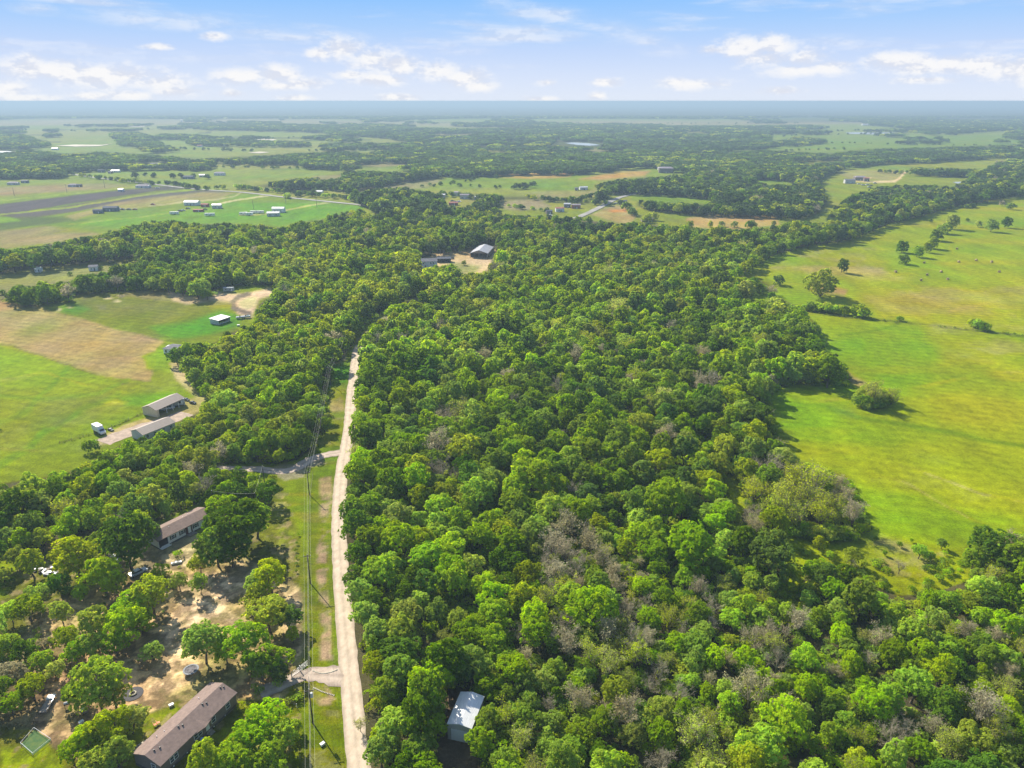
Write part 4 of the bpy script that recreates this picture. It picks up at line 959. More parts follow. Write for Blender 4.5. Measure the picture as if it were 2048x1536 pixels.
for sg in (-.75, .75):
    lx_, ly_, _ = proj(xs_ + sg * rad_, ys_, 4.9 * rad_ / 4.3); okt &= is_wood(lx_, ly_)
nv = lambda a, b: pip(a, b, OPEN['verge'])
ok &= okt | ((cpx > 690) & (nv(tx_, ty_) | nv(lx_, ly_) | nv(bx_, by_))) | ((cpy > 940) & (cpx < 690) & (cpx > 400)) | pip(tx_, ty_, YARD) | pip(bx_, by_, YARD) | pip(tx_, ty_, OPEN['house_clear'])
for hp in HOUSE_PX: ok &= ~pip(cpx, cpy, hp)
bpx, bpy_, _ = proj(xs_, ys_, 0.0)
for hp in HOUSE_PX: ok &= ~pip(bpx, bpy_, hp)
# crowns must not hide what shows beyond an opening: test the crown's foot for the open grounds
rdx = np.interp(ys_, [q[1] for q in road_xy], [q[0] for q in road_xy]); ok &= (edist(xs_, ys_, road_xy, False) > np.where(xs_ > rdx, 2.9 + rad_ * .30, 3.6 + rad_ * .5))
edge = poly_union(cpx, cpy - scale_at(900) * 0, [OPEN['verge']])
order = np.argsort(-rad_[:N] * (0.6 + .8 * RS.rand(N)))
for i in order:
    if not ok[i]: continue
    x, y, r = xs_[i], ys_[i], rad_[i]
    if not clear(x, y, r, .60): continue
    wts, pb = region_mix(cpx[i], cpy[i], x, y)
    if rnd.random() < pb:
        put(x, y, r / 4.3 * .95, 'bare', choose({'grey': 4, 'bud': 4, 'budyellow': 2, 'budolive': 3}))
    else:
        put(x, y, r / 4.3, 'leafy', choose(wts, (x, y)), sz=rnd.uniform(.9, 1.22))
# rows of trees along far roads and field edges
def far_col(c, py): return {'cool': 'pine', 'dark': 'deep', 'mid': 'dark'}.get(c, c) if py < 430 else c
def row(pl, n, w, cols, jit=3):
    for i in range(n):
        f = (i + rnd.random() * .7) / n * (len(pl) - 1); k = min(int(f), len(pl) - 2); g = f - k
        px = pl[k][0] + (pl[k+1][0] - pl[k][0]) * g; py = pl[k][1] + (pl[k+1][1] - pl[k][1]) * g - 1
        hand(px + rnd.uniform(-jit, jit), py + rnd.uniform(-.8, .8), w * rnd.uniform(.7, 1.25), far_col(rnd.choice(cols), py))
row([(120,343),(200,354),(262,361),(320,365)], 22, 11, ['cool', 'mid', 'olive'])
row([(335,364),(400,374)], 14, 12, ['cool', 'mid'])
row([(470,371),(540,380),(610,386),(670,391),(740,399)], 34, 13, ['cool', 'mid', 'bright'])
row([(405,376),(450,372)], 6, 10, ['mid', 'olive']); row([(260,348),(420,352)], 9, 13, ['cool', 'dark'], 10)
row([(600,374),(700,366),(800,362)], 22, 11, ['cool', 'mid'], 8)
row([(1190,372),(1260,358)], 8, 12, ['cool', 'mid', 'olive']); row([(1030,372),(1072,366)], 5, 14, ['cool', 'dark'])
row([(870,366),(1060,376)], 10, 8, ['cool', 'mid'], 12); row([(1560,300),(1700,296)], 10, 7, ['dark', 'mid'], 8)
row([(1620,284),(2030,292)], 26, 5, ['dark', 'cool', 'mid'], 20); row([(1545,272),(1900,262)], 22, 5, ['dark', 'cool'], 16)
row([(1760,342),(1830,344),(1960,352)], 16, 9, ['mid', 'dark', 'olive']); row([(1990,325),(2010,324)], 2, 8, ['brown'])
row([(620,300),(840,296)], 14, 7, ['cool', 'dark'], 10); row([(540,276),(700,268)], 10, 5, ['dark', 'cool'], 16); row([(360,296),(520,300)], 12, 7, ['cool', 'dark'], 14)
row([(880,262),(1100,252)], 14, 4, ['dark', 'cool'], 14); row([(1040,250),(1160,246)], 16, 3.5, ['dark', 'cool'], 8); row([(1300,262),(1520,256)], 14, 4, ['dark', 'cool'], 14)
row([(1290,436),(1310,430)], 4, 20, ['yellow', 'olive']); row([(1840,420),(1960,410)], 8, 10, ['cool', 'mid', 'olive'])
row([(880,384),(1010,398)], 14, 13, ['mid', 'cool'], 6); row([(1060,392),(1210,404)], 14, 13, ['mid', 'cool', 'olive'], 6)
row([(350,276),(450,280),(600,286)], 40, 8, ['cool', 'dark', 'mid'], 8); row([(640,288),(740,294),(840,286)], 34, 7, ['cool', 'dark'], 6); row([(0,258),(200,262),(360,256)], 26, 5, ['cool', 'dark'], 14)
row([(430,332),(600,336)], 12, 8, ['cool', 'mid'], 10); row([(130,330),(420,336)], 16, 9, ['cool', 'dark'], 12); row([(560,392),(700,372)], 12, 12, ['cool', 'mid', 'bright'], 12); row([(840,372),(1000,350)], 14, 9, ['mid', 'cool'], 12)
row([(1000,408),(1100,420)], 10, 12, ['mid', 'cool', 'bright'], 10); row([(1500,264),(2040,256)], 34, 5, ['dark', 'cool'], 16); row([(900,248),(1600,246)], 40, 4, ['dark', 'cool'], 16); row([(1380,448),(1560,446)], 7, 20, ['mid', 'cool', 'olive'], 8)
row([(1240,404),(1275,430)], 5, 18, ['mid', 'cool'], 4); row([(1148,398),(1210,384)], 9, 16, ['mid', 'cool'], 4)
row([(365,565),(545,556)], 22, 22, ['olive', 'olive', 'mid'], 4)
# stands beyond 1.3 km, in one pass
M_ = 90000
yy = 1250 * (6200 / 1250.) ** RS.rand(M_)
xx = (RS.rand(M_) * 2 - 1) * (yy * .70 * 1.15 + 100)
# thin by area so density is even
keep = RS.rand(M_) < np.clip((yy / 6200.) ** 1.0 * 1.3, 0, 1)
xx, yy = xx[keep], yy[keep]
qx, qy, _ = proj(xx, yy, 6.0)
okf = is_wood(qx, qy + (vnoise(xx / 90., yy / 90.) - .5) * 2)
qx2, qy2, _ = proj(xx, yy, 10.0); okf &= is_wood(qx2, qy2 + .3)
ponds = [[(1105,280),(1210,281),(1212,296),(1105,294)], [(-40,300),(26,300),(26,308),(-40,309)], [(105,286),(230,284),(230,294),(105,294)]]
okf &= ~poly_union(qx, qy, ponds)
xx, yy = xx[okf], yy[okf]
# grid thinning
seen = set(); stands = []
for x, y in zip(xx, yy):
    c = 17 if y < 2500 else 24 if y < 4000 else 34
    k_ = (int(x // c), int(y // c))
    if k_ in seen: continue
    seen.add(k_); stands.append((x, y, 1.0 if y < 2500 else 1.25))
# ------------------------------------------------------------------ split: individuals and the rest
def vis(t):
    px, py, d = proj(t['x'], t['y'], 6 * t['s']); r = 4.4 * t['s'] * F / d
    t['px'], t['py'], t['d'], t['rpx'] = px, py, d, r
    return -r * .8 < px < 2048 + r * .8 and 0 < py < 1536 + r * .9
leafy = []; bares = []; rest = []
for t in trees:
    v = vis(t)
    if not v: rest.append(t); continue
    (leafy if t['typ'] == 'leafy' else bares).append(t)
leafy.sort(key=lambda t: -t['rpx'] * (1.25 if t['hand'] else 1)); bares.sort(key=lambda t: -t['rpx'])
NL, NBR = 300, 150
rest += leafy[NL:] + bares[NBR:]
leafy = leafy[:NL]; bares = bares[:NBR]
print('TREES', len(trees), 'rest', len(rest), 'stands', len(stands), 'bares', len(bares))
LM = [('white metal shed', *P(925, 1460).xy), ('gravel road bend', *P(692, 905).xy), ('brown-roofed long home', *P(372, 1450).xy), ('white shuttered home', *P(370, 1070).xy),
      ('entrance gate', *P(600, 1345).xy), ('yellow-topped meadow tree', *P(1640, 1000).xy), ('lone meadow thicket', *P(1745, 800).xy), ('trampoline', *P(383, 1345).xy), ('lower right corner', *P(2040, 1520).xy),
      ('bright big treetop in the woods', *P(1378, 1130).xy), ('farm carport', *P(330, 825).xy), ('bottom centre of the woods', *P(1180, 1540).xy), ('pale budding thicket', *P(1180, 1150).xy)]
NUM = ['no', 'one', 'two', 'three', 'four', 'five', 'six', 'seven', 'eight', 'nine', 'ten', 'eleven', 'twelve', 'thirteen', 'fourteen', 'fifteen', 'sixteen', 'seventeen', 'eighteen']
CN = {'deep': 'deep green', 'pine': 'grey-green', 'dark': 'dark green', 'mid': 'green', 'bright': 'bright green', 'olive': 'olive green', 'yellow': 'yellow-green', 'cool': 'blue-green', 'brown': 'brownish budding', 'grey': 'bare grey', 'bud': 'bare tan budding', 'budyellow': 'sparse yellow budding', 'budolive': 'sparse olive budding'}
used = {}
def label_tree(t):
    n, lx, ly = min(LM, key=lambda L: (L[1] - t['x']) ** 2 + (L[2] - t['y']) ** 2)
    for cell in (5.5, 4.0, 3.0, 2.2, 1.6):
        a = int(round((t['x'] - lx) / cell)); b = int(round((t['y'] - ly) / cell))
        a = max(-18, min(18, a)); b = max(-18, min(18, b))
        sz = 'small ' if t['s'] < .72 else 'large ' if t['s'] > 1.12 else ''
        unit = {5.5: 'crowns', 4.0: 'carlengths', 3.0: 'strides', 2.2: 'paces', 1.6: 'steps'}[cell]
        if len(n.split()) > 4 and sz: sz = ''
        ha = '' if a == 0 else '%s %s %s' % (NUM[abs(a)], unit, 'right' if a > 0 else 'left')
        hb = '' if b == 0 else '%s %s' % (NUM[abs(b)], 'behind' if b > 0 else 'before')
        where = ' and '.join([q for q in (ha, hb) if q]) or 'right at'
        lab = '%s%s tree %s%s the %s' % (sz, CN[t['col']], where, '' if (hb or where == 'right at') else ' of', n)
        if len(lab.split()) > 16: lab = lab.replace('small ', '').replace('large ', '').replace('bare and ', '')
        if len(lab.split()) > 16: lab = lab.replace(' budding', '').replace('sparse ', '')
        if len(lab.split()) > 16: lab = lab.replace(' of the ', ' of ')
        if lab not in used: break
    used[lab] = 1
    return lab
def area(t):
    px, py = t['px'], t['py']
    if px < 610 and py > 1040: return 'yard trees around the two homes'
    if px < 700: return 'trees of the west woods'
    if t['hand'] and (py < 620 or 1700 < px < 1790 and py < 800): return 'lone trees in the east meadow'
    return 'trees of the east woods'
for t in leafy + bares:
    o = empty('leafy_tree' if t['typ'] == 'leafy' else 'bare_tree', (t['x'], t['y'], -t.get('sink', 0) * t['s']), t['rot'])
    o.scale = (t['s'] * rnd.uniform(.88, 1.14), t['s'] * rnd.uniform(.88, 1.14), t['s'] * t['sz'])
    if t['typ'] == 'leafy':
        si = rnd.randrange(len(SHAPES)) if not (t['hand'] and t['rpx'] > 45) else rnd.choice([0, 1, 3, 6])
        link('trunk', TRUNKS[si], o); link('crown', NEARC[si, t['col']], o)
        tag(o, label_tree(t), 'tree', area(t))
    else:
        bi = rnd.randrange(4); link('trunk', BARE_TR[bi], o); link('crown', BARE_CR[bi, t['col']], o)
        tag(o, label_tree(t), 'bare tree', 'bare and budding ' + area(t))

# ------------------------------------------------------------------ one object for the rest of the woodland
def scatter_object(name, pts, pids, rots, scls, coll, label=None, cat=None):
    me = bpy.data.meshes.new(name); me.vertices.add(len(pts)); me.vertices.foreach_set('co', np.array(pts, np.float32).ravel())
    for nm, typ, dat in (('pid', 'INT', pids), ('rot', 'FLOAT', rots)):
        a = me.attributes.new(nm, typ, 'POINT'); a.data.foreach_set('value', np.array(dat, np.int32 if typ == 'INT' else np.float32))
    a = me.attributes.new('scl', 'FLOAT_VECTOR', 'POINT'); a.data.foreach_set('vector', np.array(scls, np.float32).ravel())
    o = link(name, me)
    g = bpy.data.node_groups.new(name + '_scatter', 'GeometryNodeTree')
    g.interface.new_socket('Geometry', in_out='INPUT', socket_type='NodeSocketGeometry'); g.interface.new_socket('Geometry', in_out='OUTPUT', socket_type='NodeSocketGeometry')
    N_ = g.nodes; i_ = N_.new('NodeGroupInput'); o_ = N_.new('NodeGroupOutput'); ip = N_.new('GeometryNodeInstanceOnPoints'); ci = N_.new('GeometryNodeCollectionInfo')
    ci.inputs['Collection'].default_value = coll; ci.inputs['Separate Children'].default_value = True; ci.inputs['Reset Children'].default_value = True
    ip.inputs['Pick Instance'].default_value = True
    def na(nm, dt):
        n = N_.new('GeometryNodeInputNamedAttribute'); n.data_type = dt; n.inputs['Name'].default_value = nm; return n.outputs['Attribute']
    cx = N_.new('ShaderNodeCombineXYZ'); g.links.new(na('rot', 'FLOAT'), cx.inputs[2])
    m2p = N_.new('GeometryNodeMeshToPoints')
    g.links.new(i_.outputs[0], m2p.inputs[0]); g.links.new(m2p.outputs[0], ip.inputs['Points']); g.links.new(ci.outputs[0], ip.inputs['Instance'])
    g.links.new(na('pid', 'INT'), ip.inputs['Instance Index']); g.links.new(cx.outputs[0], ip.inputs['Rotation']); g.links.new(na('scl', 'FLOAT_VECTOR'), ip.inputs['Scale'])
    g.links.new(ip.outputs[0], o_.inputs[0])
    md = o.modifiers.new('scatter', 'NODES'); md.node_group = g
    return tag(o, label, cat, kind='stuff')
pts = []; pids = []; rots = []; scls = []
for t in rest:
    d = t.get('d', 500)
    if t['typ'] == 'bare': key = ('b', rnd.randrange(4), t['col'])
    elif d < 330: key = ('n', rnd.randrange(len(SHAPES)), t['col'])
    elif d < 800: key = ('m', rnd.choice((0, 1, 2, 4, 5)), t['col'])
    else: key = ('f', rnd.randrange(2), t['col'])
    pts.append((t['x'], t['y'], -t.get('sink', 0) * t['s'])); pids.append(PID[key]); rots.append(t['rot']); scls.append((t['s'] * rnd.uniform(.85, 1.18), t['s'] * rnd.uniform(.85, 1.18), t['s'] * t['sz']))
for (x, y, s) in stands:
    key = ('c', rnd.randrange(3), choose({'deep': 5, 'pine': 5, 'dark': 2.2, 'olive': .7}, (x / 4, y / 4)))
    pts.append((x, y, 0)); pids.append(PID[key]); rots.append(rnd.uniform(0, 6.28)); scls.append((s, s, s))
scatter_object('distant_woodland', pts, pids, rots, scls, lib, 'mixed green woodland stretching away to the horizon behind the nearest trees', 'woodland')

# undergrowth: low shrubs and saplings on the woodland floor
shr = bpy.data.collections.new('undergrowth_kinds')
nsh = 0
for si in range(3):
    V, tone, C = crown_np(1.5, .9, .9, 12, 420, .30, 700 + si, .42, .8, -.2, .3)
    for c in ('mid', 'olive', 'dark', 'bright'):
        shr.objects.link(bpy.data.objects.new('shrub_kind_%03d' % nsh, cards_mesh('shrub', V, tone, LEAF[c]))); nsh += 1
pts = []; pids = []; rots = []; scls = []
n_ = 40000
y_ = 88 + RS.rand(n_) ** .7 * 420; x_ = (RS.rand(n_) * 2 - 1) * ((y_ * cp + 120 * sp) * (1024 / F) * 1.1 + 10)
ax, ay, _ = proj(x_, y_, 0.5)
m_ = (is_wood(ax, ay - 12) & is_wood(ax, ay)) & (edist(x_, y_, road_xy, False) > 4.5)
scr = poly_union(ax, ay, [OPEN['scrub']]) & (fbm(x_ / 9., y_ / 9., 3) > .47)
yd = pip(ax, ay, YARD) & ~((ax < 150) & (ay > 1430)) & ~((ax > 570) & (ay > 1310) & (ay < 1390)) & (fbm(x_ / 14. + 9, y_ / 14., 3) > .56) & (RS.rand(n_) < .25) & ~pip(ax, ay, [(340,1140),(500,1140),(600,1170),(604,1340),(330,1400),(300,1290),(350,1220)])
for hp in HOUSE_PX: m_ &= ~pip(ax, ay, hp); yd &= ~pip(ax, ay, hp)
m_ |= scr | yd
for i in np.nonzero(m_)[0]:
    s = RS.uniform(.4, 1.5) * (.55 if scr[i] or yd[i] else 1); pts.append((x_[i], y_[i], 0)); pids.append(RS.randint(nsh)); rots.append(RS.rand() * 6.28); scls.append((s, s, s * RS.uniform(.7, 1.3)))
# hedge lines in the meadow and on field edges
def hedge(pl, n, s0, s1, jit=2):
    for i in range(n):
        f = rnd.random() * (len(pl) - 1); k = int(f); g = f - k
        p = P(pl[k][0] + (pl[k+1][0] - pl[k][0]) * g + rnd.uniform(-jit, jit), pl[k][1] + (pl[k+1][1] - pl[k][1]) * g + rnd.uniform(-.5, .5) * jit)
        s = rnd.uniform(s0, s1); pts.append((p.x, p.y, 0)); pids.append(rnd.randrange(nsh)); rots.append(rnd.uniform(0, 6.28)); scls.append((s, s, s * rnd.uniform(.8, 1.5)))
hedge([(1612,620),(1650,625),(1693,630)], 60, .7, 2.2, 2); hedge([(1708,630),(1728,636)], 14, 1.2, 2.6, 2)
hedge([(1612,624),(1740,640),(1920,658),(2048,672)], 50, .2, .5, 1); hedge([(1940,652),(1975,664)], 18, 1.0, 2.2, 2); hedge([(1796,640),(1802,642)], 3, 1.0, 1.4, 1)
hedge([(120,888),(190,868),(240,848),(292,822)], 46, .10, .22, .5); hedge([(1720,810),(1745,815),(1775,805)], 60, .8, 2.0, 10)
hedge([(1560,1062),(1640,1078),(1700,1075)], 60, .6, 1.6, 8); hedge([(180,905),(186,902)], 2, 1.4, 1.7, .5)
scatter_object('undergrowth', pts, pids, rots, scls, shr, 'low shrubs and saplings covering the woodland floor and field edges', 'undergrowth')
# ------------------------------------------------------------------ buildings
white_w = mat('white_siding', (0.72,0.72,0.70), rough=.6, nscale=2, namt=.1)
grey_w = mat('taupe_siding', (0.20,0.165,0.14), rough=.7, nscale=2, namt=.15)
cream_w = mat('cream_metal_wall', (0.62,0.52,0.36), rough=.5, nscale=1, namt=.1)
palegrey_w = mat('pale_siding', (0.52,0.52,0.50), rough=.6, nscale=1, namt=.12)
darkblue_w = mat('slate_blue_siding', (0.13,0.16,0.20), rough=.6, nscale=1, namt=.15)
glass = mat('window_glass', (0.05,0.065,0.08), rough=.12, spec=.6, nscale=1, namt=.1)
dark = mat('dark_panel_and_shade', (0.025,0.023,0.022), rough=.9, nscale=1, namt=.2)  # near-black for dark parts, and for the shade painted at the porch
trimw = mat('white_trim', (0.78,0.78,0.76), rough=.5, nscale=2, namt=.05)
black = mat('black_plastic', (0.02,0.02,0.02), rough=.5, nscale=2, namt=.1)
steel = mat('galvanised_steel', (0.5,0.5,0.5), rough=.4, metal=.7, nscale=4, namt=.2)
shingle = mat('brown_shingles', (0.245,0.175,0.145), nscale=1.2, namt=.22, bump=.2, detail=8)
shingle2 = mat('tan_brown_shingles', (0.235,0.165,0.13), nscale=1.2, namt=.22, bump=.2, detail=8)
metal_blue = mat('pale_metal_roof', (0.74,0.73,0.70), rough=.4, metal=.2, nscale=1.2, namt=.15, stretch=(6, .6, 1))
tan_roof = mat('tan_metal_roof', (0.36,0.29,0.23), rough=.5, nscale=.8, namt=.14, stretch=(5, .6, 1))
grey_roof = mat('grey_shingles', (0.19,0.185,0.20), nscale=1, namt=.2)
mauve_roof = mat('mauve_grey_roof', (0.34,0.29,0.31), nscale=.5, namt=.2)
white_roof = mat('white_roof', (0.82,0.80,0.74), rough=.5, nscale=.5, namt=.08)
red_roof = mat('faded_red_roof', (0.45,0.17,0.13), nscale=.4, namt=.25)
dk_roof = mat('dark_slate_roof', (0.09,0.10,0.125), nscale=.5, namt=.2)
rust = mat('rusty_red_paint', (0.36,0.12,0.07), nscale=.6, namt=.3)
wood_m = mat('weathered_wood', (0.30,0.25,0.20), nscale=2, namt=.3)
stone_m = mat('pale_stone', (0.56,0.50,0.38), nscale=3, namt=.25)
concrete = mat('skirting', (0.12,0.10,0.09), nscale=1, namt=.2)
def frame_of(A, B, z):
    a = P(*A, z); b = P(*B, z); return a, math.atan2(b.y - a.y, b.x - a.x), (Vector((b.x - a.x, b.y - a.y, 0))).length
def window(parent, x, z, w, h, y=0.0, shutters=False, side=-1, axis='x'):
    """framed window on the front wall (outward = -y), or on the left/right gable when axis='y'"""
    fr = MB(); t = .09
    def bx(m, a0, a1, o0, o1, z0, z1):
        if axis == 'x': m.box(a0, a1, min(y + o0*side, y + o1*side), max(y + o0*side, y + o1*side), z0, z1)
        else: m.box(min(y + o0*side, y + o1*side), max(y + o0*side, y + o1*side), a0, a1, z0, z1)
    for q in ((x-w/2-t, x+w/2+t, z-h/2-t, z-h/2), (x-w/2-t, x+w/2+t, z+h/2, z+h/2+t), (x-w/2-t, x-w/2, z-h/2, z+h/2), (x+w/2, x+w/2+t, z-h/2, z+h/2), (x-w/2, x+w/2, z-.03, z+.03)):
        bx(fr, q[0], q[1], .004, .07, q[2], q[3])
    if w > 1.4: bx(fr, x-.04, x+.04, .004, .065, z-h/2, z+h/2)
    f = fr.build('window', trimw, parent)
    g = MB(); bx(g, x-w/2, x+w/2, .004, .03, z-h/2, z+h/2); g.build('pane', glass, f)
    if shutters:
        for s in (-1, 1):
            m = MB(); c = x + s * (w/2 + t + .2); bx(m, c-.18, c+.18, .004, .05, z-h/2-.05, z+h/2+.05); m.build('shutter', black, f)
    return f
def gable(name, A, ang, L, D, ze, rise, wallm, roofm, label, cat, ov=.3, ridge='x', skirt=True, group=None, hip=0.0, z0=0.0, walls='closed'):
    """L along local x (front eave), D along local y; ridge along x or y"""
    o = empty(name, (A.x, A.y, 0), ang); tag(o, label, cat, group)
    if walls == 'closed':
        w = MB()
        if ridge == 'x':
            w.add([(x, y, z) for x in (0, L) for (y, z) in ((0, z0), (D, z0), (D, ze), (D/2, ze+rise*(1 - hip)), (0, ze))],
                  [(0,1,2,3,4), (9,8,7,6,5), (0,4,9,5), (1,6,7,2), (2,7,8,3), (3,8,9,4)])
        else:
            w.add([(x, y, z) for y in (0, D) for (x, z) in ((0, z0), (L, z0), (L, ze), (L/2, ze+rise*(1 - hip)), (0, ze))],
                  [(0,1,2,3,4), (9,8,7,6,5), (0,4,9,5), (1,6,7,2), (2,7,8,3), (3,8,9,4)])
        w.build('wall', wallm, o)
    r = MB(); th = .14; lift = .05
    if ridge == 'x':
        half, run, a0, a1 = D/2, D/2 + ov, -ov, L + ov
    else:
        half, run, a0, a1 = L/2, L/2 + ov, -ov, D + ov
    zr = ze + rise + lift; zl = ze - rise * ov / half + lift
    hp = hip * half * 1.6
    for s in (-1, 1):
        e = half + s * run
        if ridge == 'x': vs = [(a0, e, zl), (a1, e, zl), (a1-hp, half, zr), (a0+hp, half, zr)]
        else: vs = [(e, a0, zl), (e, a1, zl), (half, a1-hp, zr), (half, a0+hp, zr)]
        r.add(vs + [(x, y, z + th) for x, y, z in vs], [(0,1,2,3), (4,5,6,7), (0,1,5,4), (1,2,6,5), (3,0,4,7)] if not hip else [(0,1,2,3), (4,5,6,7), (0,1,5,4), (1,2,6,5), (3,0,4,7)])
    if hip:
        for (a, q) in ((a0, a0+hp), (a1, a1-hp)):
            if ridge == 'x': r.add([(a, half-run, zl+th), (a, half+run, zl+th), (q, half, zr+th)], [(0,1,2)])
            else: r.add([(half-run, a, zl+th), (half+run, a, zl+th), (half, q, zr+th)], [(0,1,2)])
    rf = r.build('roof', roofm, o); o['_rf'] = 0; del o['_rf']
    return o, rf
def door(parent, x, z0, w, h, m=trimw, y=0.0, handle=True):
    d = MB().box(x-w/2, x+w/2, y-.07, y-.004, z0, z0+h).build('door', m, parent)
    if handle: MB().box(x+w/2-.16, x+w/2-.08, y-.13, y-.072, z0+h*.45, z0+h*.52).build('handle', steel, d)
    return d
# 1: long brown-roofed home at the lower left
a, ang, L = frame_of((321,1531), (471,1387), 3.0)
o, rf = gable('manufactured_home', a, ang, L, 7.0, 3.0, 1.15, grey_w, shingle, 'long taupe mobile home with brown shingle roof near the bottom left corner', 'mobile home', ov=.28)
MB().box(-.04, L+.04, -.04, 7.04, 0, .55).build('skirting', concrete, o)
for tq, w in ((.13,.9),(.175,.9),(.435,.9),(.485,.9),(.67,.95),(.875,1.0)): window(o, L*tq, 1.95, w, 1.25)
door(o, L*.585, .75, .9, 2.0)
st = MB()
for i in range(3): st.box(L*.585-.7, L*.585+.7, -.5-.32*i, -.1 if i == 0 else -.18-.32*i, .1, .62-.2*i)
st.build('steps', wood_m, o)
window(o, 2.0, 1.9, 1.0, 1.1, axis='y', y=0, side=-1)
pr = MB(); x0, x1, zz = L*.40, L*.66, 3.0
pr.add([(x0,-.30,zz-.02),((x0+x1)/2,-.95,zz+.02),(x1,-.30,zz-.02),((x0+x1)/2,3.4,zz+1.22),(x0,-.30,zz-.14),((x0+x1)/2,-.95,zz-.12),(x1,-.30,zz-.14),(x0+.4,0.6,zz+.24),(x1-.4,.6,zz+.24)],
       [(0,1,3,7),(1,2,8,3),(0,4,5,1),(1,5,6,2),(4,6,5)])
pr.build('entry_roof', shingle, o)
for k, (tx, ty) in enumerate(((.07,2.9),(.12,2.5),(.38,3.1),(.415,2.7),(.70,3.1),(.735,2.7),(.955,3.1),(.98,2.7))):
    v = MB(); zz = 3.12 + 1.15 * ty / 3.5; v.box(L*tx-.13, L*tx+.13, ty-.13, ty+.13, zz-.05, zz+.28); v.build('roof_vent', black, rf)
for k, (tx, ty) in enumerate(((.21,5.3),(.29,5.0),(.76,5.3))): MB().tube((L*tx,ty,3.5),(L*tx,ty,4.1),.07).build('vent_pipe', trimw, rf)
gt = MB()
for tq in (.13,.30,.47,.66,.82): gt.box(L*tq-.12, L*tq+.12, -.09, -.05, .15, .42)
gt.build('skirt_vents', trimw, o)
# 2: white home with black shutters
a, ang, L = frame_of((316,1082), (422,1029), 2.9)
o, rf = gable('manufactured_home', a, ang, L, 6.8, 2.9, 1.1, white_w, shingle2, 'white-walled home with black shutters and tan shingle roof between dark green trees', 'mobile home', ov=.3)
MB().box(-.04, L+.04, -.04, 6.84, 0, .45).build('skirting', concrete, o)
for tq in (.26,.43,.685,.90): window(o, L*tq, 1.85, .95, 1.15, shutters=True)
MB().box(L*.49, L*.62, -.02, -.003, .45, 2.85).build('entry_panel', mat('brown_panel', (0.12,0.06,0.045), nscale=1), o)
door(o, L*.565, .6, .9, 2.0, y=-.022)
pc = MB().box(.05, L*.165, -.03, -.003, .45, 2.85); pc.build('porch_shade_panel', dark, o)  # flat dark panel on the wall, painted shade for the porch recess
rl = MB(); rl.box(0, L*.17, -1.3, -1.22, 1.3, 1.38)
for i in range(9): rl.box(i*L*.17/8-.03, i*L*.17/8+.03, -1.29, -1.23, .45, 1.3)
rl.box(0, L*.17, -1.3, -.04, .35, .45); rl.build('porch_rail', trimw, o)
MB().box(L*.5, L*.64, -1.6, -.05, .05, .45).build('entry_deck', wood_m, o)
for (tx, ty) in ((.3,2.6),(.62,4.2),(.72,4.4)): MB().tube((L*tx,ty,3.3),(L*tx,ty,4.1),.08).build('vent_pipe', trimw, rf)
# 3: white metal shed in the woods
a, ang, W_ = frame_of((895,1448), (943,1458), 3.9)
o, rf = gable('metal_shed', a, ang, 5.0, 8.6, 3.9, .55, mat('shed_metal', (0.46,0.45,0.42), rough=.5, nscale=2, namt=.1, stretch=(8, 8, .4)), metal_blue, 'pale metal garage shed with white roll-up door in a gap of the woods', 'shed', ov=.12, ridge='y')
MB().box(.7, 4.2, -.05, -.004, .05, 3.0).build('roller_door', mat('roller_white', (0.75,0.76,0.8), rough=.5, nscale=3, namt=.08, stretch=(.3, .3, 9)), o)
tr_ = MB()
for q in ((-.03,.09,-.05,0.06,0,3.9),(4.91,5.03,-.05,.06,0,3.9),(.56,.7,-.045,-.002,0,3.1),(4.2,4.34,-.045,-.002,0,3.1),(.7,4.2,-.045,-.002,3.0,3.12)): tr_.box(*q)
tr_.build('trim', mat('shed_trim', (0.4,0.38,0.33), nscale=2), o)
# 4: farm carport
a, ang, L = frame_of((312.5,821), (355,802), 3.1)
o, rf = gable('carport_barn', a, ang, 14.5, 7.8, 3.1, 1.5, cream_w, tan_roof, 'cream open-fronted carport barn with tan metal roof beside the farm drive', 'carport', walls='open')
w = MB(); w.add([(0,0,0),(0,7.8,0),(0,7.8,3.1),(0,3.9,4.55),(0,0,3.1),(.15,0,0),(.15,7.8,0),(.15,7.8,3.1),(.15,3.9,4.55),(.15,0,3.1)], [(0,1,2,3,4),(9,8,7,6,5),(0,4,9,5)]); w.box(.15,14.5,7.65,7.8,0,3.1); w.box(14.35,14.5,.0,7.6,0,3.1); w.box(.15,1.2,.0,.12,0,3.1); w.build('wall', cream_w, o)
for x in (5.0, 8.2, 11.3, 14.2): MB().box(x-.1,x+.1,.02,.2,0,3.1).build('post', trimw, o)
# 5: farm house
a, ang, L = frame_of((286,870), (339,849), 2.9)
o, rf = gable('farm_house', a, ang, 13.5, 7.4, 2.9, 1.4, palegrey_w, tan_roof, 'low house with long tan roof in front of the carport barn', 'house')
for tq in (.12,.35,.62,.86): window(o, 13.5*tq, 1.7, 1.1, 1.2)
door(o, 6.8, .1, .95, 2.05)
# 6: grey roofed house at edge of the brown field
a, ang, L = frame_of((326,697), (344,704), 3.0)
o, rf = gable('small_house', a, math.radians(-18), 9.5, 7.5, 3.0, 1.3, white_w, grey_roof, 'small white house with dark grey hipped roof beside the brown field', 'house', hip=.45)
for x in (1.6, 6.2): window(o, x, 1.7, 1.1, 1.3)
window(o, 3.5, 1.7, 1.0, 1.2, axis='y', y=0, side=-1); door(o, 4.2, .1, .95, 2.05, black); MB().box(-.05, 9.55, -.05, 7.55, 0, .4).build('skirting', dark, o)
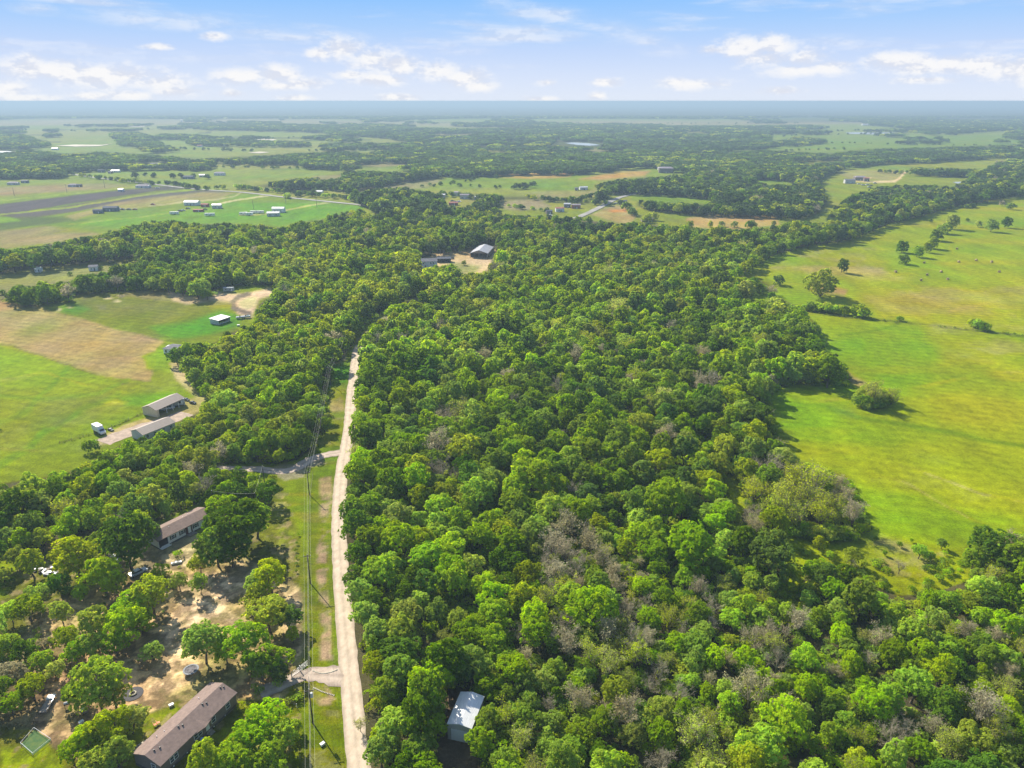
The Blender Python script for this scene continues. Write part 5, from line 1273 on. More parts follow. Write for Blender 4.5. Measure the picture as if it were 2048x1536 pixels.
# 7: flat white-roofed shed on the green field
a, ang, L = frame_of((438,650), (458,643), 0.0)
o = empty('field_shelter', (a.x, a.y, 0), ang); tag(o, 'open white flat-roofed field shelter standing on the bright green patch', 'shelter')
w = MB(); w.box(0,.12,0,6.5,0,2.5); w.box(.12,9,6.38,6.5,0,2.5); w.box(8.88,9,0,6.3,0,2.5); w.box(.12,8.88,.02,.1,0,.9); w.build('wall', palegrey_w, o)
r = MB(); r.add([(-.3,-.4,2.55),(9.3,-.4,2.55),(9.3,6.9,3.1),(-.3,6.9,3.1),(-.3,-.4,2.7),(9.3,-.4,2.7),(9.3,6.9,3.25),(-.3,6.9,3.25)], [(0,3,2,1),(4,5,6,7),(0,1,5,4),(1,2,6,5),(2,3,7,6),(3,0,4,7)]); r.build('roof', white_roof, o)
for x in (3, 6): MB().box(x-.08,x+.08,.12,.28,0,2.5).build('post', wood_m, o)
# 8: big barn, white house and outbuilding in the mid clearing
a = P(939.5, 506, 4.0); b = P(972, 506.4, 4.0)
o, rf = gable('big_barn', a, math.radians(-8), 15, 30, 3.6, 2.4, wood_m, mat('weathered_metal_roof', (0.36,0.36,0.38), rough=.5, nscale=.5, namt=.2), 'large open barn with pale metal roof in the mid-woods clearing', 'barn', ridge='y', walls='open')
w = MB(); w.box(0,.15,3,32,0,4); w.box(14.85,15,0,32,0,4); w.box(.15,14.85,31.8,32,0,4); w.build('wall', wood_m, o)
w = MB(); w.add([(0,-.1,4),(15,-.1,4),(7.5,-.1,6.5),(0,.02,4),(15,.02,4),(7.5,.02,6.5)], [(0,1,2),(5,4,3),(0,3,4,1)]); w.build('gable_panel', wood_m, o)
for x in (.2, 4, 7.5, 11, 14.6): MB().box(x-.15,x+.15,.05,.35,0,4).build('post', wood_m, o)
a = P(843, 524, 5)
o, rf = gable('two_storey_house', a, math.radians(9), 12, 8, 5.2, 1.6, white_w, grey_roof, 'white two-storey house with dark grey roof left of the big barn', 'house')
for x in (1.5,7,9): window(o, x, 3.9, .9, 1.2)
for x in (3,9): window(o, x, 1.6, .9, 1.2)
a = P(874, 518, 3)
gable('outbuilding', a, math.radians(5), 11, 6, 3, .9, dark, dk_roof, 'low dark outbuilding between the white house and the big barn', 'outbuilding')

# ------------------------------------------------------------------ vehicles
def car(px, py, ang, body, label, kind='sedan', group=None, cat='car', s=1.0):
    p = P(px, py); o = empty('parked_car' if kind != 'pickup' else 'pickup_truck', (p.x, p.y, 0), ang); o.scale = (s, s, s); tag(o, label, cat, group)
    m = mat('paint_' + body, {'white': (.8,.8,.8), 'silver': (.5,.54,.6), 'dark': (.04,.045,.05), 'red': (.4,.05,.03), 'blue': (.1,.18,.35)}[body], rough=.25, spec=.5, nscale=1, namt=.05)
    if kind == 'pickup':
        pts = [(-2.7,.5),(2.7,.5),(2.75,.95),(1.5,1.1),(1.0,1.15),(-2.7,1.15)]; cab = [(-.6,1.12),(1.35,1.12),(.75,1.75),(-.5,1.8)]; bed = True
    else:
        pts = [(-2.25,.4),(2.25,.4),(2.3,.8),(1.3,1.0),(-1.6,1.02),(-2.25,.95)]; cab = [(-1.6,.98),(1.15,.96),(.45,1.45),(-1.0,1.47)]; bed = False
    MB().prism(pts, -.9, .9).build('body', m, o, bevel=.05)
    g = MB().prism(cab, -.78, .78).build('cabin_glass', glass, o)
    zc_ = cab[2][1]; MB().box(cab[3][0]+.05, cab[2][0]-.05, -.74, .74, zc_-.02, zc_+.05).build('cabin_top', m, o)
    if bed: MB().box(-2.6,-.7,-.78,.78,1.152,1.17).build('cargo_bed', dark, o)
    for x in (-1.4, 1.4):
        for y in (-.92, .92):
            wv = MB().tube((x, y-.11, .34), (x, y+.11, .34), .34, n=14).build('wheel', black, o)
            MB().tube((x, y + (.112 if y > 0 else -.112) - .01, .34), (x, y + (.112 if y > 0 else -.112) + .01, .34), .18, n=10).build('rim', steel, wv)
    for y in (-.65, .65): MB().box(2.28, 2.33, y-.15, y+.15, .62, .78).build('headlight', trimw, o)
    return o
def camper(px, py, ang, L, label, group=None, body=None, cat='camper', name='camper_trailer', Wd=2.4, h=2.6):
    p = P(px, py); o = empty(name, (p.x, p.y, 0), ang); tag(o, label, cat, group)
    MB().box(-L/2, L/2, -Wd/2, Wd/2, .6, .6 + h).build('body', body or white_roof, o, bevel=.12)
    for x in (-L*.3, L*.12): MB().box(x, x+.9, -Wd/2-.03, -Wd/2+.0-.003, 1.7, 2.4).build('window', glass, o)
    MB().box(L*.28, L*.28+.6, -Wd/2-.03, -Wd/2-.003, .8, 2.6).build('door', trimw, o)
    for y in (-Wd/2+.1, Wd/2-.1):
        for x in (-.45, .45): MB().tube((x, y-.1, .36), (x, y+.1, .36), .36, n=12).build('wheel', black, o)
    MB().tube((L/2-.1, 0, .6), (L/2+1.1, 0, .5), .05).build('hitch', steel, o)
    return o
# box truck
p = P(200, 866); o = empty('box_truck', (p.x, p.y, 0), math.radians(-38)); tag(o, 'white box truck parked at the left end of the farm drive', 'truck')
MB().box(-3.6,1.2,-1.15,1.15,.95,3.3).build('cargo_box', white_roof, o, bevel=.05)
MB().prism([(1.25,.6),(3.3,.6),(3.35,1.4),(2.5,1.55),(2.0,2.3),(1.25,2.35)], -1.0, 1.0).build('cab', mat('paint_white', (.8,.8,.8)), o, bevel=.04)
MB().add([(2.52,-.85,1.58),(2.52,.85,1.58),(2.05,.85,2.26),(2.05,-.85,2.26),(2.56,-.85,1.6),(2.56,.85,1.6),(2.09,.85,2.28),(2.09,-.85,2.28)], [(4,5,6,7),(0,3,2,1),(0,1,5,4),(2,3,7,6)]).build('windscreen', glass, o)
MB().box(-3.5,1.2,-.9,.9,.6,.93).build('chassis', black, o)
for x in (-2.4, 2.4):
    for y in (-1.0, 1.0): MB().tube((x,y-.14,.45),(x,y+.14,.45),.45,n=14).build('wheel', black, o)
MB().tube((-3,-1.17,1.1),(-3,-1.17,3.1),.03).build('corner_strip', steel, o)
car(222, 861, math.radians(-30), 'dark', 'small dark car in the shadow right behind the white box truck', s=.6)
car(336, 819, math.radians(25), 'white', 'white pickup truck backed in front of the open carport', 'pickup', cat='pickup')
camper(354, 812, math.radians(24), 6.5, 'white cargo trailer behind the white pickup at the carport', body=mat('trailer_dark', (0.5,0.5,0.48)), cat='trailer', name='cargo_trailer')
car(364, 798, math.radians(-30), 'white', 'small white vehicle just past the right end of the carport', s=.7)
car(373, 801, math.radians(-30), 'dark', 'dark vehicle in the middle of the row past the carport', s=.7)
car(386, 807, math.radians(-25), 'dark', 'last dark vehicle of the row, nearest the woods past the carport', s=.7)
car(277, 1148, math.radians(50), 'silver', 'silver car on the dirt drive before the white shuttered home')
car(228, 1122, math.radians(-20), 'white', 'white pickup half under the tree left of the silver car', 'pickup', cat='pickup')
car(329, 579, math.radians(-50), 'white', 'white car at the left of two cars by the far grove')
car(343, 579, math.radians(85), 'white', 'white car at the right of two cars by the far grove')
car(352, 576, math.radians(20), 'red', 'red car beside the two white cars by the far grove')
camper(458, 584, math.radians(5), 7, 'grey camper parked under the grove beside the round dirt track', body=mat('camper_grey', (0.35,0.38,0.4)))
camper(376, 586, math.radians(80), 5, 'red and white trailer at the left edge of the grove', body=rust, cat='trailer', name='cargo_trailer')
car(903, 518, math.radians(10), 'dark', 'dark vehicle on the dirt before the big barn')
camper(826, 521, math.radians(90), 4, 'small white trailer left of the white two-storey house', cat='trailer', name='cargo_trailer')
camper(872, 606, math.radians(40), 6, 'pale camper hidden among treetops right of the road gap', body=white_roof)

# far farmsteads: (px, py of base, length px, yaw deg, wall, roof, eave, label, cat)
WLS = {'w': white_w, 'g': palegrey_w, 'b': darkblue_w, 'r': rust, 'd': grey_w}; RFS = {'w': white_roof, 'g': grey_roof, 'm': mauve_roof, 'k': dk_roof, 'r': red_roof, 't': metal_blue}
FARM = [
 (14,370,20,3,'g','m',3,'long grey-mauve roofed house at the far left edge of the striped fields','house'),(42,366,13,3,'b','g',3,'small blue-grey building right of the mauve-roofed house at the left edge','house'),
 (136,374,18,2,'g','m',3,'grey house with pale roof above the purple-brown field strip','house'),(153,374,9,5,'d','k',3,'dark small outbuilding touching the grey house above the brown strip','shed'),
 (236,383,10,0,'w','w',3,'little white shed alone above the dark ploughed strip','shed'),(271,376,26,-3,'w','m',3,'long white house at the right end above the ploughed strip','house'),
 (186,427,18,5,'b','k',3.5,'dark blue building at the left of the pair in the strip fields','house'),(206,423,27,3,'b','k',4,'larger dark slate-roofed house of the pair in the strip fields','house'),
 (368,411,28,-4,'w','w',4,'long white-roofed building above the red container','barn'),(424,417,18,2,'g','t',4,'pale metal building right of the junk yard in the strip fields','barn'),(402,414,14,-6,'r','r',3,'brown-red shed between the two pale barns in the strip fields','shed'),
 (386,424,19,6,'r','r',2.4,'long red container on the green strip field','container'),
 (544,425,24,-2,'w','w',4.5,'bright white barn, the back one of the pair on the green field','barn'),(534,433,24,8,'g','w',3.5,'pale lower building in front of the bright white barn','barn'),
 (196,345,12,0,'b','k',4,'dark barn on the pasture behind the tree row','barn'),(222,345,16,2,'w','w',3,'white trailer home behind the tree row','house'),(216,347,8,2,'d','g',2.6,'grey shed at the left end of the white trailer home','shed'),
 (366,358,20,-2,'b','k',3.5,'dark blue-grey house among round trees beyond the road','house'),(398,354,15,4,'g','w',3,'pale house between the two round trees beyond the road','house'),(428,351,20,-3,'w','m',4,'white house with mauve roof beyond the road','house'),
 (300,331,18,0,'d','g',3,'leftmost grey roof of the far row in front of the woods','house'),(330,330,10,0,'w','r',3,'reddish roof in the far row in front of the woods','house'),(346,332,16,0,'w','w',3,'white roof third in the far row in front of the woods','house'),(368,331,14,0,'g','g',3,'rightmost roof of the far row in front of the woods','house'),
 (627,389,18,-6,'w','w',4,'white house behind trees along the country road','house'),(705,368,12,0,'g','g',4,'grey house left of a pair on the pasture','house'),(720,368,13,0,'d','m',3.5,'mauve-roofed house right of the pair on the pasture','house'),
 (880,396,10,0,'g','w',4,'small pale barn at the left of the wooded farmstead','barn'),(908,392,9,-30,'g','m',5,'narrow grey roof behind the wooded farmstead','barn'),(920,398,19,-3,'g','m',5,'wide grey-roofed barn of the wooded farmstead','barn'),(898,411,18,4,'r','r',3,'pinkish low roof in front of the wooded farmstead','house'),(948,399,12,0,'g','t',3,'blue-grey shed at the right of the wooded farmstead','shed'),
 (1112,424,17,10,'w','r',4,'red-roofed house by the country road junction','house'),(1128,415,13,0,'b','t',4,'pale blue-roofed barn behind the red-roofed house','barn'),(1143,417,18,-4,'r','m',4,'long faded barn right behind the red-roofed house','barn'),(1093,428,12,10,'d','k',3,'dark shed left of the red-roofed house','shed'),
 (1160,380,16,10,'w','t',3.5,'long pale metal barn on the central green pasture','barn'),(1150,381,7,0,'d','g',3,'small dark shed left of the pale metal barn on the pasture','shed'),(1238,408,16,0,'b','k',3.5,'dark house under trees right of the country road','house'),
 (1284,444,22,3,'d','g',3,'low grey outbuilding beneath the tall pale trees at the field edge','shed'),
 (1318,346,28,-3,'d','m',8,'big mauve-roofed house by the orange field','house'),(1316,340,10,0,'w','w',4,'white wing left of the big mauve-roofed house','garage'),(1370,345,13,0,'g','g',5,'smaller grey house right of the big mauve-roofed house','house'),
 (1690,367,20,-3,'g','g',5,'grey-blue shed with windows at the left of the bare farm yard','shed'),(1710,361,22,-2,'d','m',5,'mauve hip-roofed house behind the bare farm yard','house'),(1728,363,10,-2,'d','r',5,'reddish-brown wing right of the mauve hip-roofed house','house'),
 (1725,251,28,0,'w','w',6,'long white shed far out on the right pasture','barn'),(1958,253,34,0,'w','w',6,'white-roofed long shed at the far right','barn'),(2030,254,24,0,'w','w',6,'white-roofed shed cut by the right frame edge, far out','barn'),
 (430,285,34,0,'w','w',4,'long pale roof in the far village behind the oaks','barn'),(470,287,14,0,'g','t',4,'small pale roof right of the long one in the far village','house'),(103,300,12,0,'w','w',4,'white roof at the edge of the far left woods','house'),
 (361,244,4,0,'w','w',12,'tiny tall white building near the horizon on the left','silo'),(394,294,10,0,'w','r',4,'small reddish roof in front of the far village','house'),
 (70,545,10,10,'w','w',2.6,'white roof glimpsed in the hedge at the far left','shed'),(8,515,11,10,'w','w',2.6,'pale roof at the left frame edge in the bright thicket','shed'),(178,542,16,12,'w','g',3,'low grey open shed in the strip meadow','shed'),
]
for (px, py, lpx, yaw, wl, rfk, ze, lab, cat) in FARM:
    s = scale_at(py); L = lpx / s; D = max(5, min(14, L * .5)); A = P(px, py)
    o, rf = gable({'house': 'house', 'barn': 'barn', 'shed': 'shed', 'container': 'shipping_container', 'garage': 'garage', 'silo': 'tower_building'}[cat], A, math.radians(yaw), L, D, ze, min(2.2, D * .2) if cat != 'container' else .1, WLS[wl], RFS[rfk], lab, cat, ov=.3 if cat != 'container' else .02, hip=.5 if rfk == 'm' and cat == 'house' else 0)
    n = max(1, int(L // 6))
    for i in range(n): window(o, L * (i + .5) / n - (1.2 if n == 1 else 0), min(1.8, ze * .5), min(1.6, L * .12), 1.1)
    door(o, L * .5 + (1 if n == 1 else 0), .02, min(1.1, L * .15), min(2.1, ze * .8), black if wl == 'w' else trimw, handle=False)
FC = [(376,418,'dark'),(360,423,'dark'),(366,422,'silver'),(410,420,'dark'),(315,377,'white'),(240,419,'white'),(246,420,'dark'),(258,420,'dark'),(270,420,'red'),(306,410,'red'),(1718,369,'white'),(1726,371,'silver'),(1735,370,'white'),(1742,372,'dark'),(1738,375,'silver'),(1750,367,'silver'),
      (905,403,'dark'),(912,405,'blue'),(918,404,'white'),(1100,432,'white'),(1232,408,'white'),(700,370,'silver'),(730,369,'white')]
for i, (px, py, c) in enumerate(FC):
    near_ = {True: 'far left strip fields', False: 'far farm yards'}[px < 500]
    car(px, py, math.radians(rnd.uniform(-30, 30)), c, '%s vehicle %s' % (c, ['fourth from right by the red container', 'leftmost by the red container', 'second from left by the red container', 'right of the red container under the junk yard', 'by the long white house above the ploughed strip', 'first one right of the dark slate-roofed house', 'second one right of the dark slate-roofed house', 'third one right of the dark slate-roofed house', 'farthest one right of the dark slate-roofed house', 'alone in the tan strip field', 'leftmost in the bare farm yard', 'second from left in the bare farm yard', 'in the middle of the bare farm yard', 'front right in the bare farm yard', 'nearest the big oak in the bare farm yard', 'rightmost in the bare farm yard', 'left one before the wooded farmstead barn', 'middle one before the wooded farmstead barn', 'right one before the wooded farmstead barn', 'below the dark shed near the road junction', 'beside the dark house under trees', 'left of the grey pasture house', 'right of the mauve-roofed pasture house'][i]), s=1.25)
for (px, py, L, yaw, lab) in ((420,432,11,5,'white camper alone on the green strip field'),(349,429,10,6,'white camper left of the red container'),(487,430,9,20,'leftmost white camper of the row of four'),(499,431,8,10,'second white camper of the row of four'),(508,427,8,0,'third white camper, set behind the others'),(519,427,10,10,'rightmost white camper of the row of four'),(1252,382,8,0,'white camper near the country road bend')):
    camper(px, py, math.radians(yaw), L, lab, 'campers on the far fields')

# ------------------------------------------------------------------ poles, wires, fences
pole_m = mat('dark_pole_wood', (0.07,0.055,0.045), nscale=3, namt=.3)
wire_m = mat('bright_wire', (0.45,0.43,0.34), rough=.5, nscale=1, namt=.05)
POLES = [(-28.6, 70.0), tuple(P(626,1447).xy), tuple(P(621,1167).xy), tuple(P(619,990).xy), tuple(P(644,871).xy), tuple(P(662,771).xy), tuple(P(690,705).xy)]
PLAB = ['dark wooden power pole just out of frame below the bottom edge', 'power pole with grey transformer on the verge below the gate drive', 'tall plain power pole on the lawn left of the gravel road', 'power pole at the bend of the line beside the upper lawn', 'power pole in front of the shaded verge trees', 'power pole beside the small bright green verge patch', 'farthest power pole, among dead branches at the road end']
tops = []
for i, (x, y) in enumerate(POLES):
    h = 9.0 if i != 3 else 8.6
    o = empty('utility_pole', (x, y, 0), math.radians(14)); tag(o, PLAB[i], 'utility pole', 'power poles along the gravel road')
    MB().tube((0,0,-.2),(0,0,h),.16,.11,n=10).build('shaft', pole_m, o)
    MB().box(-.95,.95,-.07,.07,h-.5,h-.36).build('crossarm', pole_m, o)
    for x_ in (-.85, 0, .85): MB().tube((x_,0,h-.36 if x_ else h),(x_,0,h-.14 if x_ else h+.22),.05).build('insulator', trimw, o)
    if i == 1: MB().tube((.42,0,h-2.1),(.42,0,h-1.0),.27,n=12).build('transformer', mat('transformer_grey', (.55,.56,.56)), o)
    c, s_ = math.cos(math.radians(14)), math.sin(math.radians(14))
    tops.append([Vector((x + q * c, y + q * s_, h + (.22 if q == 0 else -.14))) for q in (-.85, 0, .85)] + [Vector((x, y, h - 2.2))])
def wire(name, a, b, sag, r, label, cat, group=None, m=wire_m):
    me = MB(); n = 14; pv_ = None
    for i in range(n + 1):
        f = i / n; q = a.lerp(b, f); q.z -= sag * 4 * f * (1 - f)
        if pv_ is not None: me.tube(pv_, q, r, n=4, cap=False)
        pv_ = q
    return tag(me.build(name, m), label, cat, group)
spn = ['from the bottom edge to the transformer pole', 'from the transformer pole up over the gate drive', 'along the lawn to the bend pole', 'from the bend pole over the shaded drive', 'along the shaded verge trees', 'from the green patch pole to the road end']
for i in range(len(POLES) - 1):
    for k, w_ in enumerate(('left', 'middle', 'right', 'lower')):
        wire('power_line', tops[i][k], tops[i+1][k], .7, .014, '%s overhead wire running %s' % (w_, spn[i]), 'power line', 'overhead wires on the road poles')
SP = [(529,965,'service pole at the shaded lane left of the bend pole'), (514,1021,'service pole on the lawn edge right of the white shuttered home'), (429,1016,'service pole right behind the white shuttered home')]
st_ = []
for (px, py, lab) in SP:
    p = P(px, py); o = empty('service_pole', (p.x, p.y, 0)); tag(o, lab, 'utility pole', 'service poles near the white home')
    MB().tube((0,0,-.2),(0,0,6.2),.16,.12,n=8).build('shaft', pole_m, o); MB().tube((0,0,6.2),(0,0,6.35),.07).build('insulator', trimw, o); st_.append(Vector((p.x, p.y, 6.2)))
wire('service_wire', tops[3][3], st_[0], .6, .02, 'thin wire from the bend pole to the lane service pole', 'wire'); wire('service_wire', st_[0], st_[1], .4, .02, 'thin wire between the lane and lawn service poles', 'wire'); wire('service_wire', st_[1], st_[2], .5, .02, 'thin wire between the lawn service pole and the home', 'wire')
for (px, py, h, lab) in ((29,392,11,'leftmost thin pole in the far striped fields'),(134,385,11,'thin pole below the grey house in the far striped fields'),(210,376,14,'tall thin pole in the middle of the far striped fields'),(572,408,12,'thin pole above the bright white barn'),(634,416,14,'thin pole near the end of the light track on the green field'),(507,418,10,'thin pole behind the row of campers')):
    p = P(px, py); o = empty('utility_pole', (p.x, p.y, 0)); tag(o, lab, 'utility pole', 'power poles in the far fields'); MB().tube((0,0,0),(0,0,h),.3,.22).build('shaft', wood_m, o); MB().box(-1.2,1.2,-.1,.1,h-.8,h-.55).build('crossarm', wood_m, o)
fwire = mat('dull_fence_wire', (.16,.15,.13))
def fence(name, pl, sp_, h, label, cat='fence', post=wood_m, wires=3, r=.045, wr=.012):
    pts_ = [P(x, y) for x, y in pl]; o = empty(name, pts_[0]); tag(o, label, cat)
    off = pts_[0]; ln = MB(); cnt = 0
    for a_, b_ in zip(pts_, pts_[1:]):
        n = max(1, int((b_ - a_).length / sp_))
        for i in range(n + 1):
            if i == n and b_ is not pts_[-1]: continue
            q = a_.lerp(b_, i / n) - off; cnt += 1
            if cnt <= 98: MB().tube((q.x,q.y,0),(q.x,q.y,h),r,n=5).build('post', post, o)
        for w_ in range(wires):
            z = h * (w_ + .7) / wires * .95; ln.tube(Vector((a_.x-off.x, a_.y-off.y, z)), Vector((b_.x-off.x, b_.y-off.y, z)), wr, n=3, cap=False)
    ln.build('wires', fwire, o)
fence('wire_fence', [(624,1600),(621,1536),(620,1440),(618,1362)], 2.7, 1.3, 'wire fence with thin posts on the verge below the gate drive')
fence('wire_fence', [(617,1328),(616,1240),(617,1150),(618,1070),(620,1000),(626,950)], 2.7, 1.3, 'wire fence with thin posts along the lawn above the gate drive')
fence('field_fence', [(292,824),(240,848),(190,868),(120,888)], 3.5, 1.3, 'dark wire fence crossing the left field from the carport barn', r=.06)
fence('field_fence', [(1612,626),(1740,641),(1920,660),(2048,674),(2200,690)], 6, 1.3, 'wire fence crossing the right meadow beneath the low hedge', r=.06)
fence('picket_line', [(560,1400),(577,1404),(594,1416)], 1.8, 1.2, 'three white posts in tree shade left of the transformer pole', post=trimw, r=.06)
# gate
for (A_, B_, lab) in (((584,1354),(600,1343),'left leaf of the silver pipe gate at the driveway'), ((601,1342),(616,1331),'right leaf of the silver pipe gate at the driveway')):
    a_, b_ = P(*A_), P(*B_); L = (b_ - a_).length; o = empty('pipe_gate', (a_.x, a_.y, 0), math.atan2(b_.y-a_.y, b_.x-a_.x)); tag(o, lab, 'gate')
    f = MB()
    for z in (.15, 1.35): f.tube((0,0,z),(L,0,z),.045)
    for x in (0, L): f.tube((x,0,.15),(x,0,1.35),.045)
    f.build('gate_frame', steel, o); f = MB()
    for z in (.4,.65,.9,1.12): f.tube((.05,0,z),(L-.05,0,z),.03)
    f.build('rails', steel, o); MB().tube((-.1,0,0),(-.1,0,1.6),.08).build('gate_post', steel, o)
# ------------------------------------------------------------------ stones, yard things
def rock(name, px, py, s, label, cat, group, m=stone_m, fl=.6):
    p = P(px, py); bm = bmesh.new(); bmesh.ops.create_icosphere(bm, subdivisions=2, radius=s)
    for v in bm.verts: v.co *= rnd.uniform(.82, 1.12); v.co.z *= fl
    me = bpy.data.meshes.new(name); bm.to_mesh(me); bm.free(); me.materials.append(m); o = link(name, me, None, (p.x, p.y, s * fl * .6), rnd.uniform(0, 3)); return tag(o, label, cat, group)
def along(pl, n):
    for i in range(n):
        f = i / (n - 1) * (len(pl) - 1); k = min(int(f), len(pl) - 2); g = f - k
        yield pl[k][0] + (pl[k+1][0]-pl[k][0]) * g, pl[k][1] + (pl[k+1][1]-pl[k][1]) * g
for x, y in along([(626,1342),(640,1347),(652,1347),(664,1344),(674,1340)], 22): rock('edging_stone', x, y, .2, 'pale edging stone in the curved row above the gravel gate drive', 'stone', 'stones edging the upper side of the gate drive')
for x, y in along([(628,1376),(645,1384),(668,1391)], 16): rock('edging_stone', x, y, .17, 'pale edging stone in the row below the gravel gate drive', 'stone', 'stones edging the lower side of the gate drive')
for i, (x, y) in enumerate(along([(258,1508),(268,1499),(280,1489),(298,1478)], 9)):
    p = P(x, y); o = MB().box(-.42,.42,-.28,.28,0,.09).build('stepping_stone', stone_m, None, (p.x, p.y, 0), bevel=.03); o.rotation_euler.z = math.radians(35 + i * 3); tag(o, 'pale square slab in the curved row behind the long brown-roofed home', 'paving slab', 'slabs behind the brown-roofed home')
# trampoline
p = P(383, 1345); o = empty('trampoline', (p.x, p.y, 0)); tag(o, 'round trampoline with pale rim on the dirt yard', 'trampoline')
rg = MB(); n = 24
for i in range(n):
    a0, a1 = 2*math.pi*i/n, 2*math.pi*(i+1)/n
    rg.add([(1.35*math.cos(a0),1.35*math.sin(a0),.86),(1.35*math.cos(a1),1.35*math.sin(a1),.86),(1.7*math.cos(a1),1.7*math.sin(a1),.86),(1.7*math.cos(a0),1.7*math.sin(a0),.86),(1.35*math.cos(a0),1.35*math.sin(a0),.93),(1.35*math.cos(a1),1.35*math.sin(a1),.93),(1.7*math.cos(a1),1.7*math.sin(a1),.93),(1.7*math.cos(a0),1.7*math.sin(a0),.93)], [(0,1,2,3),(4,7,6,5),(2,6,7,3),(0,4,5,1)])
rg.build('rim_pad', mat('pad_grey', (.3,.31,.33)), o); MB().disc((0,0),1.34,.84,.87,24).build('jump_mat', mat('jump_mat', (.16,.15,.16), nscale=1.5, namt=.6), o)
for i in range(6): a = i*math.pi/3; MB().tube((1.6*math.cos(a),1.6*math.sin(a),0),(1.6*math.cos(a),1.6*math.sin(a),.86),.04).build('leg', steel, o)
# fire pit
p = P(266, 1388); o = empty('fire_pit', (p.x, p.y, 0)); tag(o, 'fire pit with pale stone ring on a dark ash circle', 'fire pit')
MB().disc((0,0),2.1,.02,.07,24).build('ash_circle', mat('dark_ash', (.085,.08,.085), nscale=3), o)
rg = MB()
for i in range(12): a = i*math.pi/6; rg.box(.62*math.cos(a)-.13,.62*math.cos(a)+.13,.62*math.sin(a)-.11,.62*math.sin(a)+.11,.075,.32)
rg.build('stone_ring', stone_m, o); MB().tube((-.3,-.2,.12),(.35,.25,.3),.07).build('log', bark_m, o)
# net pen
pc_ = [P(69,1459), P(102,1481), P(66,1510), (P(42,1489))]; c0 = (pc_[0]+pc_[2])/2; o = empty('garden_pen', (c0.x,c0.y,0)); tag(o, 'square pen with white top rails over green netting at the bottom left', 'pen')
lo_ = [q - c0 for q in pc_]; tr_ = MB(); ps = MB()
for i in range(4):
    a_, b_ = lo_[i], lo_[(i+1)%4]; tr_.tube((a_.x,a_.y,.55),(b_.x,b_.y,.55),.035); ps.tube((a_.x,a_.y,0),(a_.x,a_.y,.55),.05)
    pass
tr_.build('top_rail', trimw, o); ps.build('posts', trimw, o); MB().add([(q.x,q.y,.04) for q in lo_], [(3,2,1,0)]).build('net_shade_floor', mat('green_net_shade', (.03,.10,.03), nscale=.8, col2=(.10,.15,.03)), o)  # green ground sheet with the net's shade put into its colour
# utility trailer
p = P(96, 1412); q = P(103,1399) - P(88,1425); o = empty('flatbed_trailer', (p.x,p.y,0), math.atan2(q.y,q.x)); tag(o, 'grey flatbed trailer standing between the trees at the left edge', 'trailer')
MB().box(-2.4,2.4,-.75,.75,.55,.65).build('deck', wood_m, o); MB().box(1.2,2.4,-.75,.75,.652,.9).build('headboard', trimw, o); MB().box(-2.45,2.45,-.8,-.752,.5,.85).build('side_rail', steel, o)
for y in (-.85,.85): MB().tube((0,y-.1,.34),(0,y+.1,.34),.34,n=12).build('wheel', black, o)
MB().tube((2.4,0,.5),(3.4,0,.45),.05).build('hitch', steel, o)
# grill
p = P(135, 1414); o = empty('barbecue_grill', (p.x,p.y,0), .5); tag(o, 'black barbecue grill with pale lid under the left trees', 'grill')
MB().box(-.55,.55,-.32,.32,.75,1.0).build('firebox', black, o, bevel=.04); MB().tube((-.5,0,1.02),(.5,0,1.02),.3,n=12).build('lid', mat('lid_grey', (.45,.48,.55)), o)
for x in (-.45,.45):
    for y in (-.25,.25): MB().tube((x,y,0),(x,y,.75),.03).build('leg', black, o)
# blue barrel and lawn chairs
p = P(405, 1483); o = empty('barrel', (p.x,p.y,0)); tag(o, 'pale blue barrel in the shade beside the entry of the brown-roofed home', 'barrel'); MB().tube((0,0,0),(0,0,.85),.32,n=14).build('body', mat('barrel_blue', (.25,.45,.7)), o); MB().disc((0,0),.27,.852,.9,14).build('lid', mat('barrel_blue', (.25,.45,.7)), o)
for (px, py, w_) in ((311,1452,'left'),(317,1448,'right')):
    p = P(px, py); o = empty('lawn_chair', (p.x,p.y,0), 2.2); tag(o, '%s one of two orange lawn chairs behind the brown-roofed home' % w_, 'chair', 'orange lawn chairs'); om = mat('orange_fabric', (.75,.33,.18))
    MB().box(-.3,.3,-.3,.3,.4,.46).build('seat', om, o); MB().box(-.3,.3,.3,.36,.4,.95).build('backrest', om, o)
    for x in (-.26,.26):
        for y in (-.26,.3): MB().tube((x,y,0),(x,y,.4),.025).build('leg', steel, o)
# paddling raft in the yard of the white home
p = P(353, 1127); o = empty('dinghy', (p.x,p.y,0), .4); tag(o, 'small white and black dinghy on the sunny dirt of the white home', 'dinghy')
MB().prism([(-1.3,.05),(1.1,.05),(1.5,.5),(-1.35,.5)], -.55, .55).build('hull', white_roof, o, bevel=.12); MB().box(-1.0,.9,-.38,.38,.5,.54).build('interior', black, o); MB().box(-.2,.1,-.45,.45,.545,.62).build('bench', trimw, o)
